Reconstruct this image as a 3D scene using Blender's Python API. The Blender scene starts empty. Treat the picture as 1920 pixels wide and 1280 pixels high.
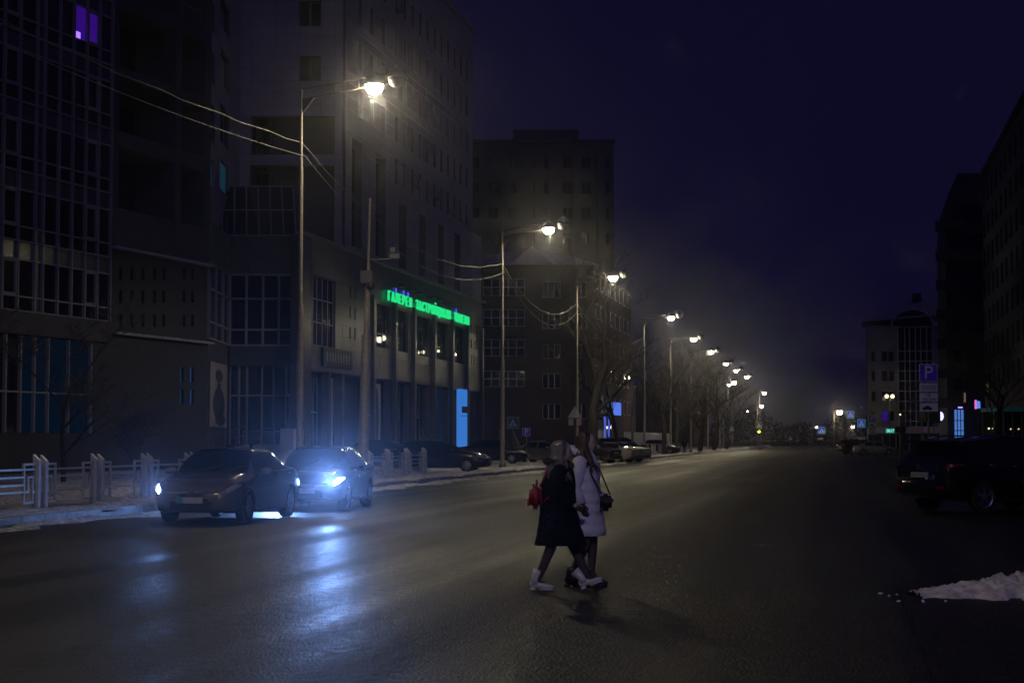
import bpy, bmesh, math, random
from mathutils import Vector, Matrix
R = math.radians
random.seed(7)
sc = bpy.context.scene
COL = sc.collection

# ------------------------------------------------------------------ camera
F, HOR, CAMZ = 3400.0, 824.0, 1.6
PITCH = math.atan((HOR - 640) / F)
cd = bpy.data.cameras.new('camera'); cam = bpy.data.objects.new('camera', cd); COL.objects.link(cam)
cd.sensor_width = 36; cd.lens = 36 * F / 1920; cd.clip_start = 0.1; cd.clip_end = 5000
cam.location = (0, 0, CAMZ); cam.rotation_euler = (R(90) + PITCH, 0, 0)
sc.camera = cam
# ------------------------------------------------------------------ night sky
w = bpy.data.worlds.new('World'); sc.world = w; w.use_nodes = True
nt = w.node_tree; nt.nodes.clear()
out = nt.nodes.new('ShaderNodeOutputWorld')
bg = nt.nodes.new('ShaderNodeBackground'); bg.inputs[0].default_value = (0.23, 0.185, 1.0, 1); bg.inputs[1].default_value = 0.018
sky = nt.nodes.new('ShaderNodeTexSky'); sky.sky_type = 'NISHITA'; sky.sun_disc = False
sky.sun_elevation = R(-4); sky.sun_rotation = R(200)
bg2 = nt.nodes.new('ShaderNodeBackground'); bg2.inputs[1].default_value = 0.002
add = nt.nodes.new('ShaderNodeAddShader')
nt.links.new(sky.outputs[0], bg2.inputs[0]); nt.links.new(bg.outputs[0], add.inputs[0]); nt.links.new(bg2.outputs[0], add.inputs[1])
nt.links.new(add.outputs[0], out.inputs[0])
# weak blue fill sun from behind the camera, added to raise the ambient
ld = bpy.data.lights.new('moon', 'SUN'); ld.energy = 0.09; ld.angle = R(25); ld.color = (0.32, 0.28, 1)
lo = bpy.data.objects.new('moon', ld); lo.rotation_euler = (R(58), 0, R(25)); COL.objects.link(lo)
# ------------------------------------------------------------------ render settings
vs = sc.view_settings; vs.view_transform = 'Standard'; vs.look = 'None'; vs.exposure = 0.0; vs.gamma = 1; vs.use_curve_mapping = False
cy = sc.cycles
cy.use_denoising = True; cy.max_bounces = 4; cy.diffuse_bounces = 1; cy.glossy_bounces = 2; cy.transmission_bounces = 3
cy.transparent_max_bounces = 8; cy.volume_bounces = 0; cy.sample_clamp_indirect = 3; cy.caustics_reflective = False; cy.caustics_refractive = False
cy.use_light_tree = True; cy.use_adaptive_sampling = False

# ------------------------------------------------------------------ helpers: pixels, street frame
A = R(10.2)
U = Vector((math.sin(A), math.cos(A), 0)); V = Vector((math.cos(A), -math.sin(A), 0))
def S(s, t, z=0): return U * s + V * t + Vector((0, 0, z))
def ST(p): return p.x * U.x + p.y * U.y, p.x * V.x + p.y * V.y
def ray(x, y):
    u = (640 - y) / F
    return Vector(((x - 960) / F, math.cos(PITCH) - math.sin(PITCH) * u, math.sin(PITCH) + math.cos(PITCH) * u))
def atY(x, y, Y):
    r = ray(x, y); k = Y / r.y; return Vector((r.x * k, Y, CAMZ + r.z * k))
def atZ(x, y, z=0):
    r = ray(x, y); k = (z - CAMZ) / r.z; return Vector((r.x * k, r.y * k, z))
def atT(x, y, t):
    r = ray(x, y); k = t / (r.x * V.x + r.y * V.y); return Vector((r.x * k, r.y * k, CAMZ + r.z * k))
SZ = 0.15     # pavement height

# ------------------------------------------------------------------ materials
MATS = {}
def mat(name, col, rough=0.6, metal=0.0, var=0.0, scale=3.0, bump=0.0, bscale=20.0, emit=None, estr=0.0, spec=0.5, coat=0.0, stretch=None, col2=None):
    if name in MATS: return MATS[name]
    m = bpy.data.materials.new(name); m.use_nodes = True; t = m.node_tree; b = t.nodes['Principled BSDF']
    b.inputs['Base Color'].default_value = (*col, 1); b.inputs['Roughness'].default_value = rough; b.inputs['Metallic'].default_value = metal
    b.inputs['Specular IOR Level'].default_value = spec
    if coat: b.inputs['Coat Weight'].default_value = coat; b.inputs['Coat Roughness'].default_value = 0.06
    if emit: b.inputs['Emission Color'].default_value = (*emit, 1); b.inputs['Emission Strength'].default_value = estr
    if var or bump:
        g = t.nodes.new('ShaderNodeNewGeometry'); mp = t.nodes.new('ShaderNodeMapping')
        mp.inputs['Rotation'].default_value = (0, 0, A)
        if stretch: mp.inputs['Scale'].default_value = stretch
        t.links.new(g.outputs['Position'], mp.inputs[0])
    if var:
        n = t.nodes.new('ShaderNodeTexNoise'); n.inputs['Scale'].default_value = scale; n.inputs['Detail'].default_value = 6; n.inputs['Roughness'].default_value = 0.65
        t.links.new(mp.outputs[0], n.inputs[0])
        r = t.nodes.new('ShaderNodeValToRGB')
        c2 = col2 or tuple(min(1, c * (1 + var)) for c in col); c1 = tuple(c * (1 - var) for c in col) if not col2 else col
        r.color_ramp.elements[0].color = (*c1, 1); r.color_ramp.elements[1].color = (*c2, 1)
        r.color_ramp.elements[0].position = 0.33; r.color_ramp.elements[1].position = 0.67
        t.links.new(n.outputs[0], r.inputs[0]); t.links.new(r.outputs[0], b.inputs['Base Color'])
    if bump:
        n2 = t.nodes.new('ShaderNodeTexNoise'); n2.inputs['Scale'].default_value = bscale; n2.inputs['Detail'].default_value = 5
        t.links.new(mp.outputs[0], n2.inputs[0])
        bp = t.nodes.new('ShaderNodeBump'); bp.inputs['Strength'].default_value = bump; bp.inputs['Distance'].default_value = 0.05
        t.links.new(n2.outputs[0], bp.inputs['Height']); t.links.new(bp.outputs[0], b.inputs['Normal'])
    MATS[name] = m; return m
def emat(name, col, s):
    if name in MATS: return MATS[name]
    m = bpy.data.materials.new(name); m.use_nodes = True; t = m.node_tree; t.nodes.clear()
    e = t.nodes.new('ShaderNodeEmission'); e.inputs[0].default_value = (*col, 1); e.inputs[1].default_value = s
    o = t.nodes.new('ShaderNodeOutputMaterial'); t.links.new(e.outputs[0], o.inputs[0]); MATS[name] = m; m.cycles.emission_sampling = 'NONE' if name.startswith(('lamp_glow', 'headlight')) or s <= 20 else 'AUTO'; return m
def glassmat(name, tint, fac=0.25, rough=0.03):
    if name in MATS: return MATS[name]
    m = bpy.data.materials.new(name); m.use_nodes = True; t = m.node_tree; t.nodes.clear()
    tr = t.nodes.new('ShaderNodeBsdfTransparent'); tr.inputs[0].default_value = (*tint, 1)
    gl = t.nodes.new('ShaderNodeBsdfGlossy'); gl.inputs['Roughness'].default_value = rough
    lw0 = t.nodes.new('ShaderNodeLayerWeight'); lw0.inputs[0].default_value = .3; lw = t.nodes.new('ShaderNodeMath'); lw.operation = 'MULTIPLY'; lw.inputs[1].default_value = .35; t.links.new(lw0.outputs['Facing'], lw.inputs[0])
    mx = t.nodes.new('ShaderNodeMixShader'); o = t.nodes.new('ShaderNodeOutputMaterial')
    t.links.new(lw.outputs[0], mx.inputs[0]); t.links.new(tr.outputs[0], mx.inputs[1]); t.links.new(gl.outputs[0], mx.inputs[2]); t.links.new(mx.outputs[0], o.inputs[0])
    MATS[name] = m; return m

# ------------------------------------------------------------------ objects
def tag(o, label=None, cat=None, group=None, kind=None):
    if label: o['label'] = label
    if cat: o['category'] = cat
    if group: o['group'] = group
    if kind: o['kind'] = kind
    return o
def thing(name, label, cat, loc=(0, 0, 0), rz=0, group=None):
    o = bpy.data.objects.new(name, None); COL.objects.link(o); o.location = loc; o.rotation_euler = (0, 0, rz); o.empty_display_size = 0.2
    return tag(o, label, cat, group)
def link(name, me, parent=None, loc=(0, 0, 0), rz=0, sc_=None):
    o = bpy.data.objects.new(name, me); COL.objects.link(o); o.parent = parent; o.location = loc; o.rotation_euler = (0, 0, rz)
    if sc_: o.scale = sc_
    return o
def mesh(name, verts, faces, m, parent=None, smooth=False, **k):
    me = bpy.data.meshes.new(name); me.from_pydata([tuple(v) for v in verts], [], faces); me.materials.append(m)
    if smooth:
        for p in me.polygons: p.use_smooth = True
    me.update()
    return link(name, me, parent, **k)
def bmobj(name, bm, m, parent=None, smooth=False, **k):
    me = bpy.data.meshes.new(name); bmesh.ops.recalc_face_normals(bm, faces=bm.faces); bm.to_mesh(me); bm.free(); me.materials.append(m)
    if smooth:
        for p in me.polygons: p.use_smooth = True
    return link(name, me, parent, **k)
UNIT = {}
def unit(m):
    if m.name not in UNIT:
        bm = bmesh.new(); bmesh.ops.create_cube(bm, size=1); me = bpy.data.meshes.new('unit_' + m.name); bm.to_mesh(me); bm.free(); me.materials.append(m); UNIT[m.name] = me
    return UNIT[m.name]
def box(name, parent, x0, x1, y0, y1, z0, z1, m):
    return link(name, unit(m), parent, ((x0 + x1) / 2, (y0 + y1) / 2, (z0 + z1) / 2), 0, (abs(x1 - x0), abs(y1 - y0), abs(z1 - z0)))
def bbx(bm, x0, x1, y0, y1, z0, z1):
    vs_ = [bm.verts.new((x, y, z)) for x in (x0, x1) for y in (y0, y1) for z in (z0, z1)]
    for f in ((0, 1, 3, 2), (4, 6, 7, 5), (0, 4, 5, 1), (2, 3, 7, 6), (0, 2, 6, 4), (1, 5, 7, 3)): bm.faces.new([vs_[i] for i in f])
def tube(bm, pts, rad, n=6, cap=True):
    pts = [Vector(p) for p in pts]
    rs = rad if isinstance(rad, (list, tuple)) else [rad] * len(pts)
    rings = []; prev = None
    for i, p in enumerate(pts):
        d = (pts[min(i + 1, len(pts) - 1)] - pts[max(i - 1, 0)]).normalized()
        if prev is None:
            a = d.orthogonal().normalized()
        else:
            a = (prev - d * prev.dot(d)); a = a.normalized() if a.length > 1e-6 else d.orthogonal().normalized()
        prev = a; b = d.cross(a)
        rings.append([bm.verts.new(p + (a * math.cos(q) + b * math.sin(q)) * rs[i]) for q in [2 * math.pi * k / n for k in range(n)]])
    for r0, r1 in zip(rings, rings[1:]):
        for k in range(n): bm.faces.new((r0[k], r0[(k + 1) % n], r1[(k + 1) % n], r1[k]))
    if cap: bm.faces.new(rings[0][::-1]); bm.faces.new(rings[-1])
def tubeobj(name, pts, rad, m, parent=None, n=6, smooth=True, **k):
    bm = bmesh.new(); tube(bm, pts, rad, n); return bmobj(name, bm, m, parent, smooth, **k)
def lathe(bm, prof, n=20, M=None):
    rings = []
    for r, z in prof:
        ring = []
        for k in range(n):
            v = Vector((r * math.cos(2 * math.pi * k / n), r * math.sin(2 * math.pi * k / n), z))
            ring.append(bm.verts.new(M @ v if M else v))
        rings.append(ring)
    for r0, r1 in zip(rings, rings[1:]):
        for k in range(n): bm.faces.new((r0[k], r0[(k + 1) % n], r1[(k + 1) % n], r1[k]))
    bm.faces.new(rings[0][::-1]); bm.faces.new(rings[-1])
def copy_tree(o, parent=None):
    c = o.copy(); COL.objects.link(c); c.parent = parent
    for ch in list(KIDS.get(o, [])) or [x for x in o.children]: copy_tree(ch, c)
    return c
KIDS = {}
def textmesh(s, size, m, ext=0.01, bold=0.0):
    cu = bpy.data.curves.new('txt', 'FONT'); cu.body = s; cu.size = size; cu.extrude = ext; cu.offset = bold; cu.resolution_u = 3
    cu.align_x = 'CENTER'; cu.align_y = 'CENTER'
    o = bpy.data.objects.new('txt', cu); COL.objects.link(o)
    dg = bpy.context.evaluated_depsgraph_get(); dg.update()
    me = bpy.data.meshes.new_from_object(o.evaluated_get(dg)); me.materials.clear(); me.materials.append(m)
    bpy.data.objects.remove(o); return me

# ------------------------------------------------------------------ facade frame
class Fac:
    def __init__(s, P0, bearing):
        s.P0 = Vector((P0[0], P0[1], 0)); b = R(bearing)
        s.e = Vector((math.sin(b), math.cos(b), 0)); s.n = Vector((math.cos(b), -math.sin(b), 0)); s.rz = math.atan2(s.e.y, s.e.x)
    def at(s, x, y):
        r = ray(x, y); k = s.P0.dot(s.n) / r.dot(s.n); p = r * k
        return (p - s.P0).dot(s.e), CAMZ + p.z
    def x(s, px, py=700): return s.at(px, py)[0]
    def z(s, px, py): return s.at(px, py)[1]
    def w(s, lx, ly, lz): return s.P0 + s.e * lx - s.n * ly + Vector((0, 0, lz))
def cells(x0, x1, z0, z1, holes, pw=None, ph=None):
    xs = {x0, x1}; zs = {z0, z1}
    for h in holes:
        for v in h[:2]:
            if x0 < v < x1: xs.add(v)
        for v in h[2:]:
            if z0 < v < z1: zs.add(v)
    def sub(vals, p):
        vals = sorted(vals); o = [vals[0]]
        for a, b in zip(vals, vals[1:]):
            if b - a < 1e-4: continue
            n = max(1, round((b - a) / p)) if p else 1
            for i in range(1, n + 1): o.append(a + (b - a) * i / n)
        return o
    X = sub(xs, pw); Z = sub(zs, ph); res = []
    for a, b in zip(X, X[1:]):
        for c, d in zip(Z, Z[1:]):
            mx, mz = (a + b) / 2, (c + d) / 2
            if any(h[0] < mx < h[1] and h[2] < mz < h[3] for h in holes): continue
            res.append((a, b, c, d))
    return res
def wall(name, parent, x0, x1, z0, z1, holes, y0, y1, m):
    bm = bmesh.new()
    for a, b, c, d in cells(x0, x1, z0, z1, holes): bbx(bm, a, b, y0, y1, c, d)
    return bmobj(name, bm, m, parent)
def panels(name, parent, x0, x1, z0, z1, holes, pw, ph, y, t, m, gap=0.02, limit=300):
    cs = cells(x0, x1, z0, z1, holes, pw, ph); bm = None
    for i, (a, b, c, d) in enumerate(cs):
        if b - a < 3 * gap or d - c < 3 * gap: continue
        j = random.uniform(0, t * 0.35)
        if i < limit: box(name, parent, a + gap / 2, b - gap / 2, y - t - j, y, c + gap / 2, d - gap / 2, m)
        else:
            if bm is None: bm = bmesh.new()
            bbx(bm, a + gap / 2, b - gap / 2, y - t - j, y, c + gap / 2, d - gap / 2)
    if bm: tag(bmobj(name, bm, m, parent), kind='stuff')
FR = {}
def window(parent, x0, x1, z0, z1, y, fm, pm, nc=2, nr=1, fw=0.07, name='window', lit=None):
    W, H = x1 - x0, z1 - z0; key = (round(W, 2), round(H, 2), nc, nr, fw, fm.name)
    if key not in FR:
        bm = bmesh.new()
        for i in range(nc + 1):
            c = i * W / nc; a = max(0, c - fw / 2); b = min(W, c + fw / 2); bbx(bm, a, b, 0, 0.08, 0, H)
        for i in range(nr + 1):
            c = i * H / nr; a = max(0, c - fw / 2); b = min(H, c + fw / 2); bbx(bm, 0.001, W - 0.001, 0.004, 0.076, a, b)
        me = bpy.data.meshes.new('window'); bm.to_mesh(me); bm.free(); me.materials.append(fm); FR[key] = me
    o = link(name, FR[key], parent, (x0, y, z0))
    for i in range(nc):
        for j in range(nr):
            m_ = lit.get((i, j), pm) if lit else pm
            box('pane', o, i * W / nc + fw / 2 - 0.01, (i + 1) * W / nc - fw / 2 + 0.01, 0.035, 0.05, j * H / nr + fw / 2 - 0.01, (j + 1) * H / nr - fw / 2 + 0.01, m_)
    return o
# ================================================================== the setting
m_asph = mat('asphalt', (0.045, 0.043, 0.042), 0.38, var=0.5, scale=2.2, bump=0.35, bscale=26, stretch=(1, 0.12, 1))
m_snow = mat('snow', (0.7, 0.65, 0.69), 0.75, var=0.42, scale=3.5, bump=0.8, bscale=9)
m_pave = mat('snowy_paving', (0.1, 0.095, 0.09), 0.7, var=0.6, scale=1.1, bump=0.6, bscale=10, col2=(0.62, 0.6, 0.62))
m_lot = mat('icy_lot', (0.04, 0.038, 0.04), 0.55, var=0.6, scale=0.8, bump=0.5, bscale=14, col2=(0.1, 0.1, 0.11), stretch=(1, 0.3, 1))
m_soil = mat('frozen_ground', (0.06, 0.058, 0.06), 0.85, var=0.5, scale=0.3, bump=0.3, bscale=4)
# asphalt: long tyre tracks of grime and ice along the street, a damp sheen
def asphalt_nodes(m, lo_, hi_, ice_):
    t = m.node_tree; b = t.nodes['Principled BSDF']
    for n in list(t.nodes):
        if n.type not in ('BSDF_PRINCIPLED', 'OUTPUT_MATERIAL'): t.nodes.remove(n)
    g = t.nodes.new('ShaderNodeNewGeometry'); mp = t.nodes.new('ShaderNodeMapping'); mp.inputs['Rotation'].default_value = (0, 0, A)
    t.links.new(g.outputs['Position'], mp.inputs[0])
    def noise(scale, stretch, det=5):
        m2 = t.nodes.new('ShaderNodeMapping'); m2.inputs['Scale'].default_value = stretch; t.links.new(mp.outputs[0], m2.inputs[0])
        n = t.nodes.new('ShaderNodeTexNoise'); n.inputs['Scale'].default_value = scale; n.inputs['Detail'].default_value = det; t.links.new(m2.outputs[0], n.inputs[0]); return n.outputs[0]
    def math_(op, a, b_=None, v=None):
        n = t.nodes.new('ShaderNodeMath'); n.operation = op; t.links.new(a, n.inputs[0])
        if b_ is not None: t.links.new(b_, n.inputs[1])
        if v is not None: n.inputs[1].default_value = v
        return n.outputs[0]
    def ramp(a, p0, p1, c0, c1):
        n = t.nodes.new('ShaderNodeValToRGB'); e = n.color_ramp.elements; e[0].position = p0; e[1].position = p1; e[0].color = c0; e[1].color = c1; t.links.new(a, n.inputs[0]); return n.outputs[0]
    tracks = noise(1.0, (0.75, 0.014, 1), 7); patch = noise(0.2, (1, 0.3, 1), 6); grit = noise(9, (1, 0.7, 1), 5); fine = noise(38, (1, 0.8, 1), 3)
    mix = math_('ADD', math_('MULTIPLY', tracks, v=0.55), math_('ADD', math_('MULTIPLY', patch, v=0.27), math_('MULTIPLY', grit, v=0.2)))
    col = ramp(mix, 0.475, 0.585, (*lo_, 1), (*hi_, 1))
    spk = ramp(fine, 0.60, 0.74, (0, 0, 0, 1), (1, 1, 1, 1))
    mx = t.nodes.new('ShaderNodeMix'); mx.data_type = 'RGBA'; t.links.new(math_('MULTIPLY', spk, math_('MULTIPLY', tracks, v=0.9)), mx.inputs[0]); t.links.new(col, mx.inputs[6]); mx.inputs[7].default_value = (*ice_, 1)
    t.links.new(mx.outputs[2], b.inputs['Base Color'])
    t.links.new(ramp(mix, 0.4, 0.64, (0.34, 0.34, 0.34, 1), (0.68, 0.68, 0.68, 1)), b.inputs['Roughness'])
    b.inputs['Specular IOR Level'].default_value = 0.22
    bn = math_('ADD', math_('MULTIPLY', noise(5, (1, 0.6, 1), 4), v=0.8), math_('ADD', math_('MULTIPLY', fine, v=.7), tracks))
    bp = t.nodes.new('ShaderNodeBump'); bp.inputs['Strength'].default_value = 0.9; bp.inputs['Distance'].default_value = 0.03
    t.links.new(bn, bp.inputs['Height']); t.links.new(bp.outputs[0], b.inputs['Normal'])
asphalt_nodes(m_asph, (0.005, 0.0047, 0.005), (0.046, 0.043, 0.039), (.26, .25, .24))
asphalt_nodes(m_lot, (0.006, 0.0058, 0.006), (0.026, 0.025, 0.026), (.09, .09, .095))

KL, KR = -15.1, 0.6
def strip(name, s0, s1, t0, t1, z, m, zb=None):
    c = [S(s0, t0, z), S(s1, t0, z), S(s1, t1, z), S(s0, t1, z)]
    if zb is None: o = mesh(name, c, [(0, 3, 2, 1)], m)
    else:
        c += [Vector((v.x, v.y, zb)) for v in c]
        o = mesh(name, c, [(0, 3, 2, 1), (0, 1, 5, 4), (1, 2, 6, 5), (2, 3, 7, 6), (3, 0, 4, 7)], m)
    return tag(o, kind='structure')
g = mesh('ground', [(-800, -150, -0.03), (900, -150, -0.03), (900, 1800, -0.03), (-800, 1800, -0.03)], [(0, 1, 2, 3)], m_soil); tag(g, kind='structure')
strip('road', -60, 420, KL, KR, 0.0, m_asph)
strip('cross_road', 420.02, 450, -150, 150, 0.0, m_asph)
strip('pavement', -60, 415, -70, KL - 0.16, SZ, m_pave, -0.02)
strip('parking_lot', -60, 415, KR + 0.01, 60, -0.008, m_lot)
m_kerb = mat('kerb_concrete', (0.3, 0.29, 0.28), 0.8, var=0.3, scale=4)
kerb = tag(bpy.data.objects.new('kerb', None), kind='structure'); COL.objects.link(kerb); kerb.rotation_euler = (0, 0, math.pi / 2 - A)
for i in range(110):     # kerb stones, one metre each, then longer with distance
    L = 1.0 if i < 60 else 4.0; s0 = 24 + (i if i < 60 else 60 + (i - 60) * 4)
    box('kerb_stone', kerb, s0 + .008, s0 + L - .008, -KL + .002, -KL + 0.155, -0.02, SZ + 0.012 + random.uniform(0, .012), m_kerb)

# snow ploughed against the kerb: uneven ridges
def ridge(name, s0, s1, t0, wdt, h, z, seed, step=0.3, lab=None):
    rnd = random.Random(seed); n = int((s1 - s0) / step); k = 8; vs_ = []; fs = []
    hh = [rnd.random() for _ in range(n + 3)]
    for i in range(n + 1):
        s = s0 + i * step; e = min(1, i / 4, (n - i) / 4); H = h * e * (0.25 + 0.75 * (0.5 * hh[i] + 0.3 * hh[i // 3] + 0.2 * hh[i // 9])); o = 0.25 * math.sin(s * 0.9) + 0.15 * math.sin(s * 2.3)
        for j in range(k + 1):
            q = j / k; t = t0 + o + (q - 0.5) * wdt * (0.7 + 0.5 * hh[i // 4])
            zz = z - 0.015 + H * math.sin(math.pi * q) ** 0.8 * (0.7 + 0.6 * rnd.random()) if 0 < j < k else z - 0.015
            p = S(s + rnd.uniform(-.08, .08), t, zz); vs_.append(p)
    for i in range(n):
        for j in range(k):
            a = i * (k + 1) + j; fs.append((a, a + k + 1, a + k + 2, a + 1))
    o = mesh(name, vs_, fs, m_snow, smooth=True); return tag(o, lab, 'snow', kind='stuff')
m_dsnow = mat('dirty_snow', (0.2, 0.19, 0.19), 0.75, var=0.5, scale=5, bump=0.9, bscale=12, col2=(0.65, 0.64, 0.67))
for nm, a_ in (('snow_ridge', (24, 200, KL + 0.35, 0.9, 0.1, 0.0, 3, 0.3, 'thin dirty snow ridge ploughed along the left kerb')),
               ('snow_verge', (24, 200, KL - 0.75, 1.2, 0.14, SZ, 4, 0.3, 'lumpy snow verge between kerb and fence')),
               ('snow_drift', (30, 90, -19.2, 1.6, 0.3, SZ, 5, 0.3, 'snow drift behind the metal fence')),
               ('far_snow_bank', (200, 412, KL - 0.2, 1.6, 0.5, 0.0, 6, 1.0, 'low snow bank along the far left kerb'))):
    o = ridge(nm, *a_); o.data.materials[0] = m_dsnow
# snow heap at the right foreground: clods on a low mound
def heap():
    rnd = random.Random(11); bm = bmesh.new()
    n, k = 60, 14
    pts = []
    for i in range(n + 1):
        q = i / n; X = 4.15 + q * 3.2; base = 0.05 + 0.17 * min(1, (q * 2.0)) ** 1.1; row = []
        for j in range(k + 1):
            r = j / k; Y = 18.7 + 0.9 * q + (r - 0.35) * (0.75 + 1.25 * min(1, q * 2)) + (.12 * math.sin(q * 21) + .09 * math.sin(q * 47) + rnd.uniform(-.03, .03)) * (1 - r); env = math.sin(math.pi * r) ** 0.7
            z = -0.03 + (base * env * (0.5 + 0.9 * rnd.random()) + 0.015 if 0 < j < k else 0)
            row.append(bm.verts.new((X + rnd.uniform(-.02, .02), Y + rnd.uniform(-.03, .03), z)))
        pts.append(row)
    for i in range(n):
        for j in range(k): bm.faces.new((pts[i][j], pts[i + 1][j], pts[i + 1][j + 1], pts[i][j + 1]))
    for c in range(55):
        q = rnd.random() ** 0.7; r = rnd.uniform(0.012, 0.06) * (0.5 + q); X = 3.8 + q * 3.4; Y = 18.0 + q * 0.6 + rnd.random() * 1.3
        M = Matrix.Translation((X, Y, 0.0)) @ Matrix.Rotation(rnd.random() * 6, 4, (rnd.random(), rnd.random(), 1)) @ Matrix.Diagonal((r, r * rnd.uniform(.6, 1), r * .7, 1))
        bmesh.ops.create_icosphere(bm, subdivisions=1, radius=1, matrix=M)
    return tag(bmobj('snow_heap', bm, m_snow, smooth=True), 'low heap of pale snow clods at the right edge of the road', 'snow', kind='stuff')
heap()
m_icy = mat('ice_patch', (0.06, 0.06, 0.066), 0.3, var=0.4, scale=2)
for i, (x, y, wx, wy) in enumerate(((1430, 1022, .16, .3), (1545, 862, .5, 3))):
    p = atZ(x, y); rnd = random.Random(i); vs_ = [(0, 0, 0)]
    for k in range(18):
        q = k / 18 * 6.283; rr = rnd.uniform(.55, 1.1); vs_.append((wx * rr * math.cos(q), wy * rr * math.sin(q), 0))
    o = mesh('ice_patch', vs_, [(0, k, k % 18 + 1) for k in range(1, 19)], m_icy, loc=(p.x, p.y, 0.004)); o.rotation_euler = (0, 0, -A); tag(o, kind='structure')
# ================================================================== buildings
m_stone = mat('pale_stone', (0.38, 0.37, 0.375), 0.55, var=0.12, scale=0.7, bump=0.1, bscale=12)
m_core = mat('wall_core', (0.12, 0.117, 0.117), 0.8)
m_podium = mat('podium_stone', (0.105, 0.1, 0.1), 0.3, var=0.25, scale=0.9, bump=0.12, bscale=1.5)
m_dark = mat('dark_interior', (0.02, 0.02, 0.024), 0.9)
m_pane = mat('dark_pane', (0.012, 0.012, 0.016), 0.06, spec=0.5)
m_glass = glassmat('clear_pane', (0.55, 0.55, 0.58))
m_frame = mat('grey_frame', (0.28, 0.28, 0.3), 0.5, metal=0.0)
m_wframe = mat('white_frame', (0.55, 0.54, 0.55), 0.5)
m_spand = mat('spandrel', (0.07, 0.07, 0.085), 0.25)
m_concrete = mat('tower_concrete', (0.075, 0.072, 0.08), 0.75, var=0.2, scale=0.6, bump=0.15)
m_dbrick = mat('dark_cladding', (0.022, 0.021, 0.025), 0.7, var=0.3, scale=3)
m_brown = mat('brown_brick', (0.065, 0.046, 0.038), 0.85, var=0.25, scale=5, bump=0.2)
m_metal = mat('galvanised', (0.42, 0.4, 0.37), 0.38, metal=0.75, var=0.15, scale=8)
m_black = mat('black_plastic', (0.015, 0.015, 0.017), 0.45)
m_rail = mat('rail_steel', (0.25, 0.25, 0.26), 0.45, metal=0.6)
e_purple = emat('purple_room', (0.16, 0.02, 1.0), 0.16)
e_purple2 = emat('violet_lamp', (0.25, 0.12, 1.0), 2.2)
e_teal = emat('teal_room', (0.08, 0.42, 0.75), 0.16)
e_teal2 = emat('teal_room_dim', (0.08, 0.36, 0.65), 0.06)
e_blue = emat('blue_room', (0.10, 0.28, 1.0), 0.12)
e_shop = emat('dim_shop', (0.02, 0.12, 0.32), 0.03)
e_warm = emat('warm_bulb', (1.0, 0.86, 0.5), 9)
e_door = emat('blue_doorway', (0.06, 0.3, 1.0), 0.6)
e_door2 = emat('blue_doorway_bright', (0.10, 0.36, 1.0), 0.9)

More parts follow.
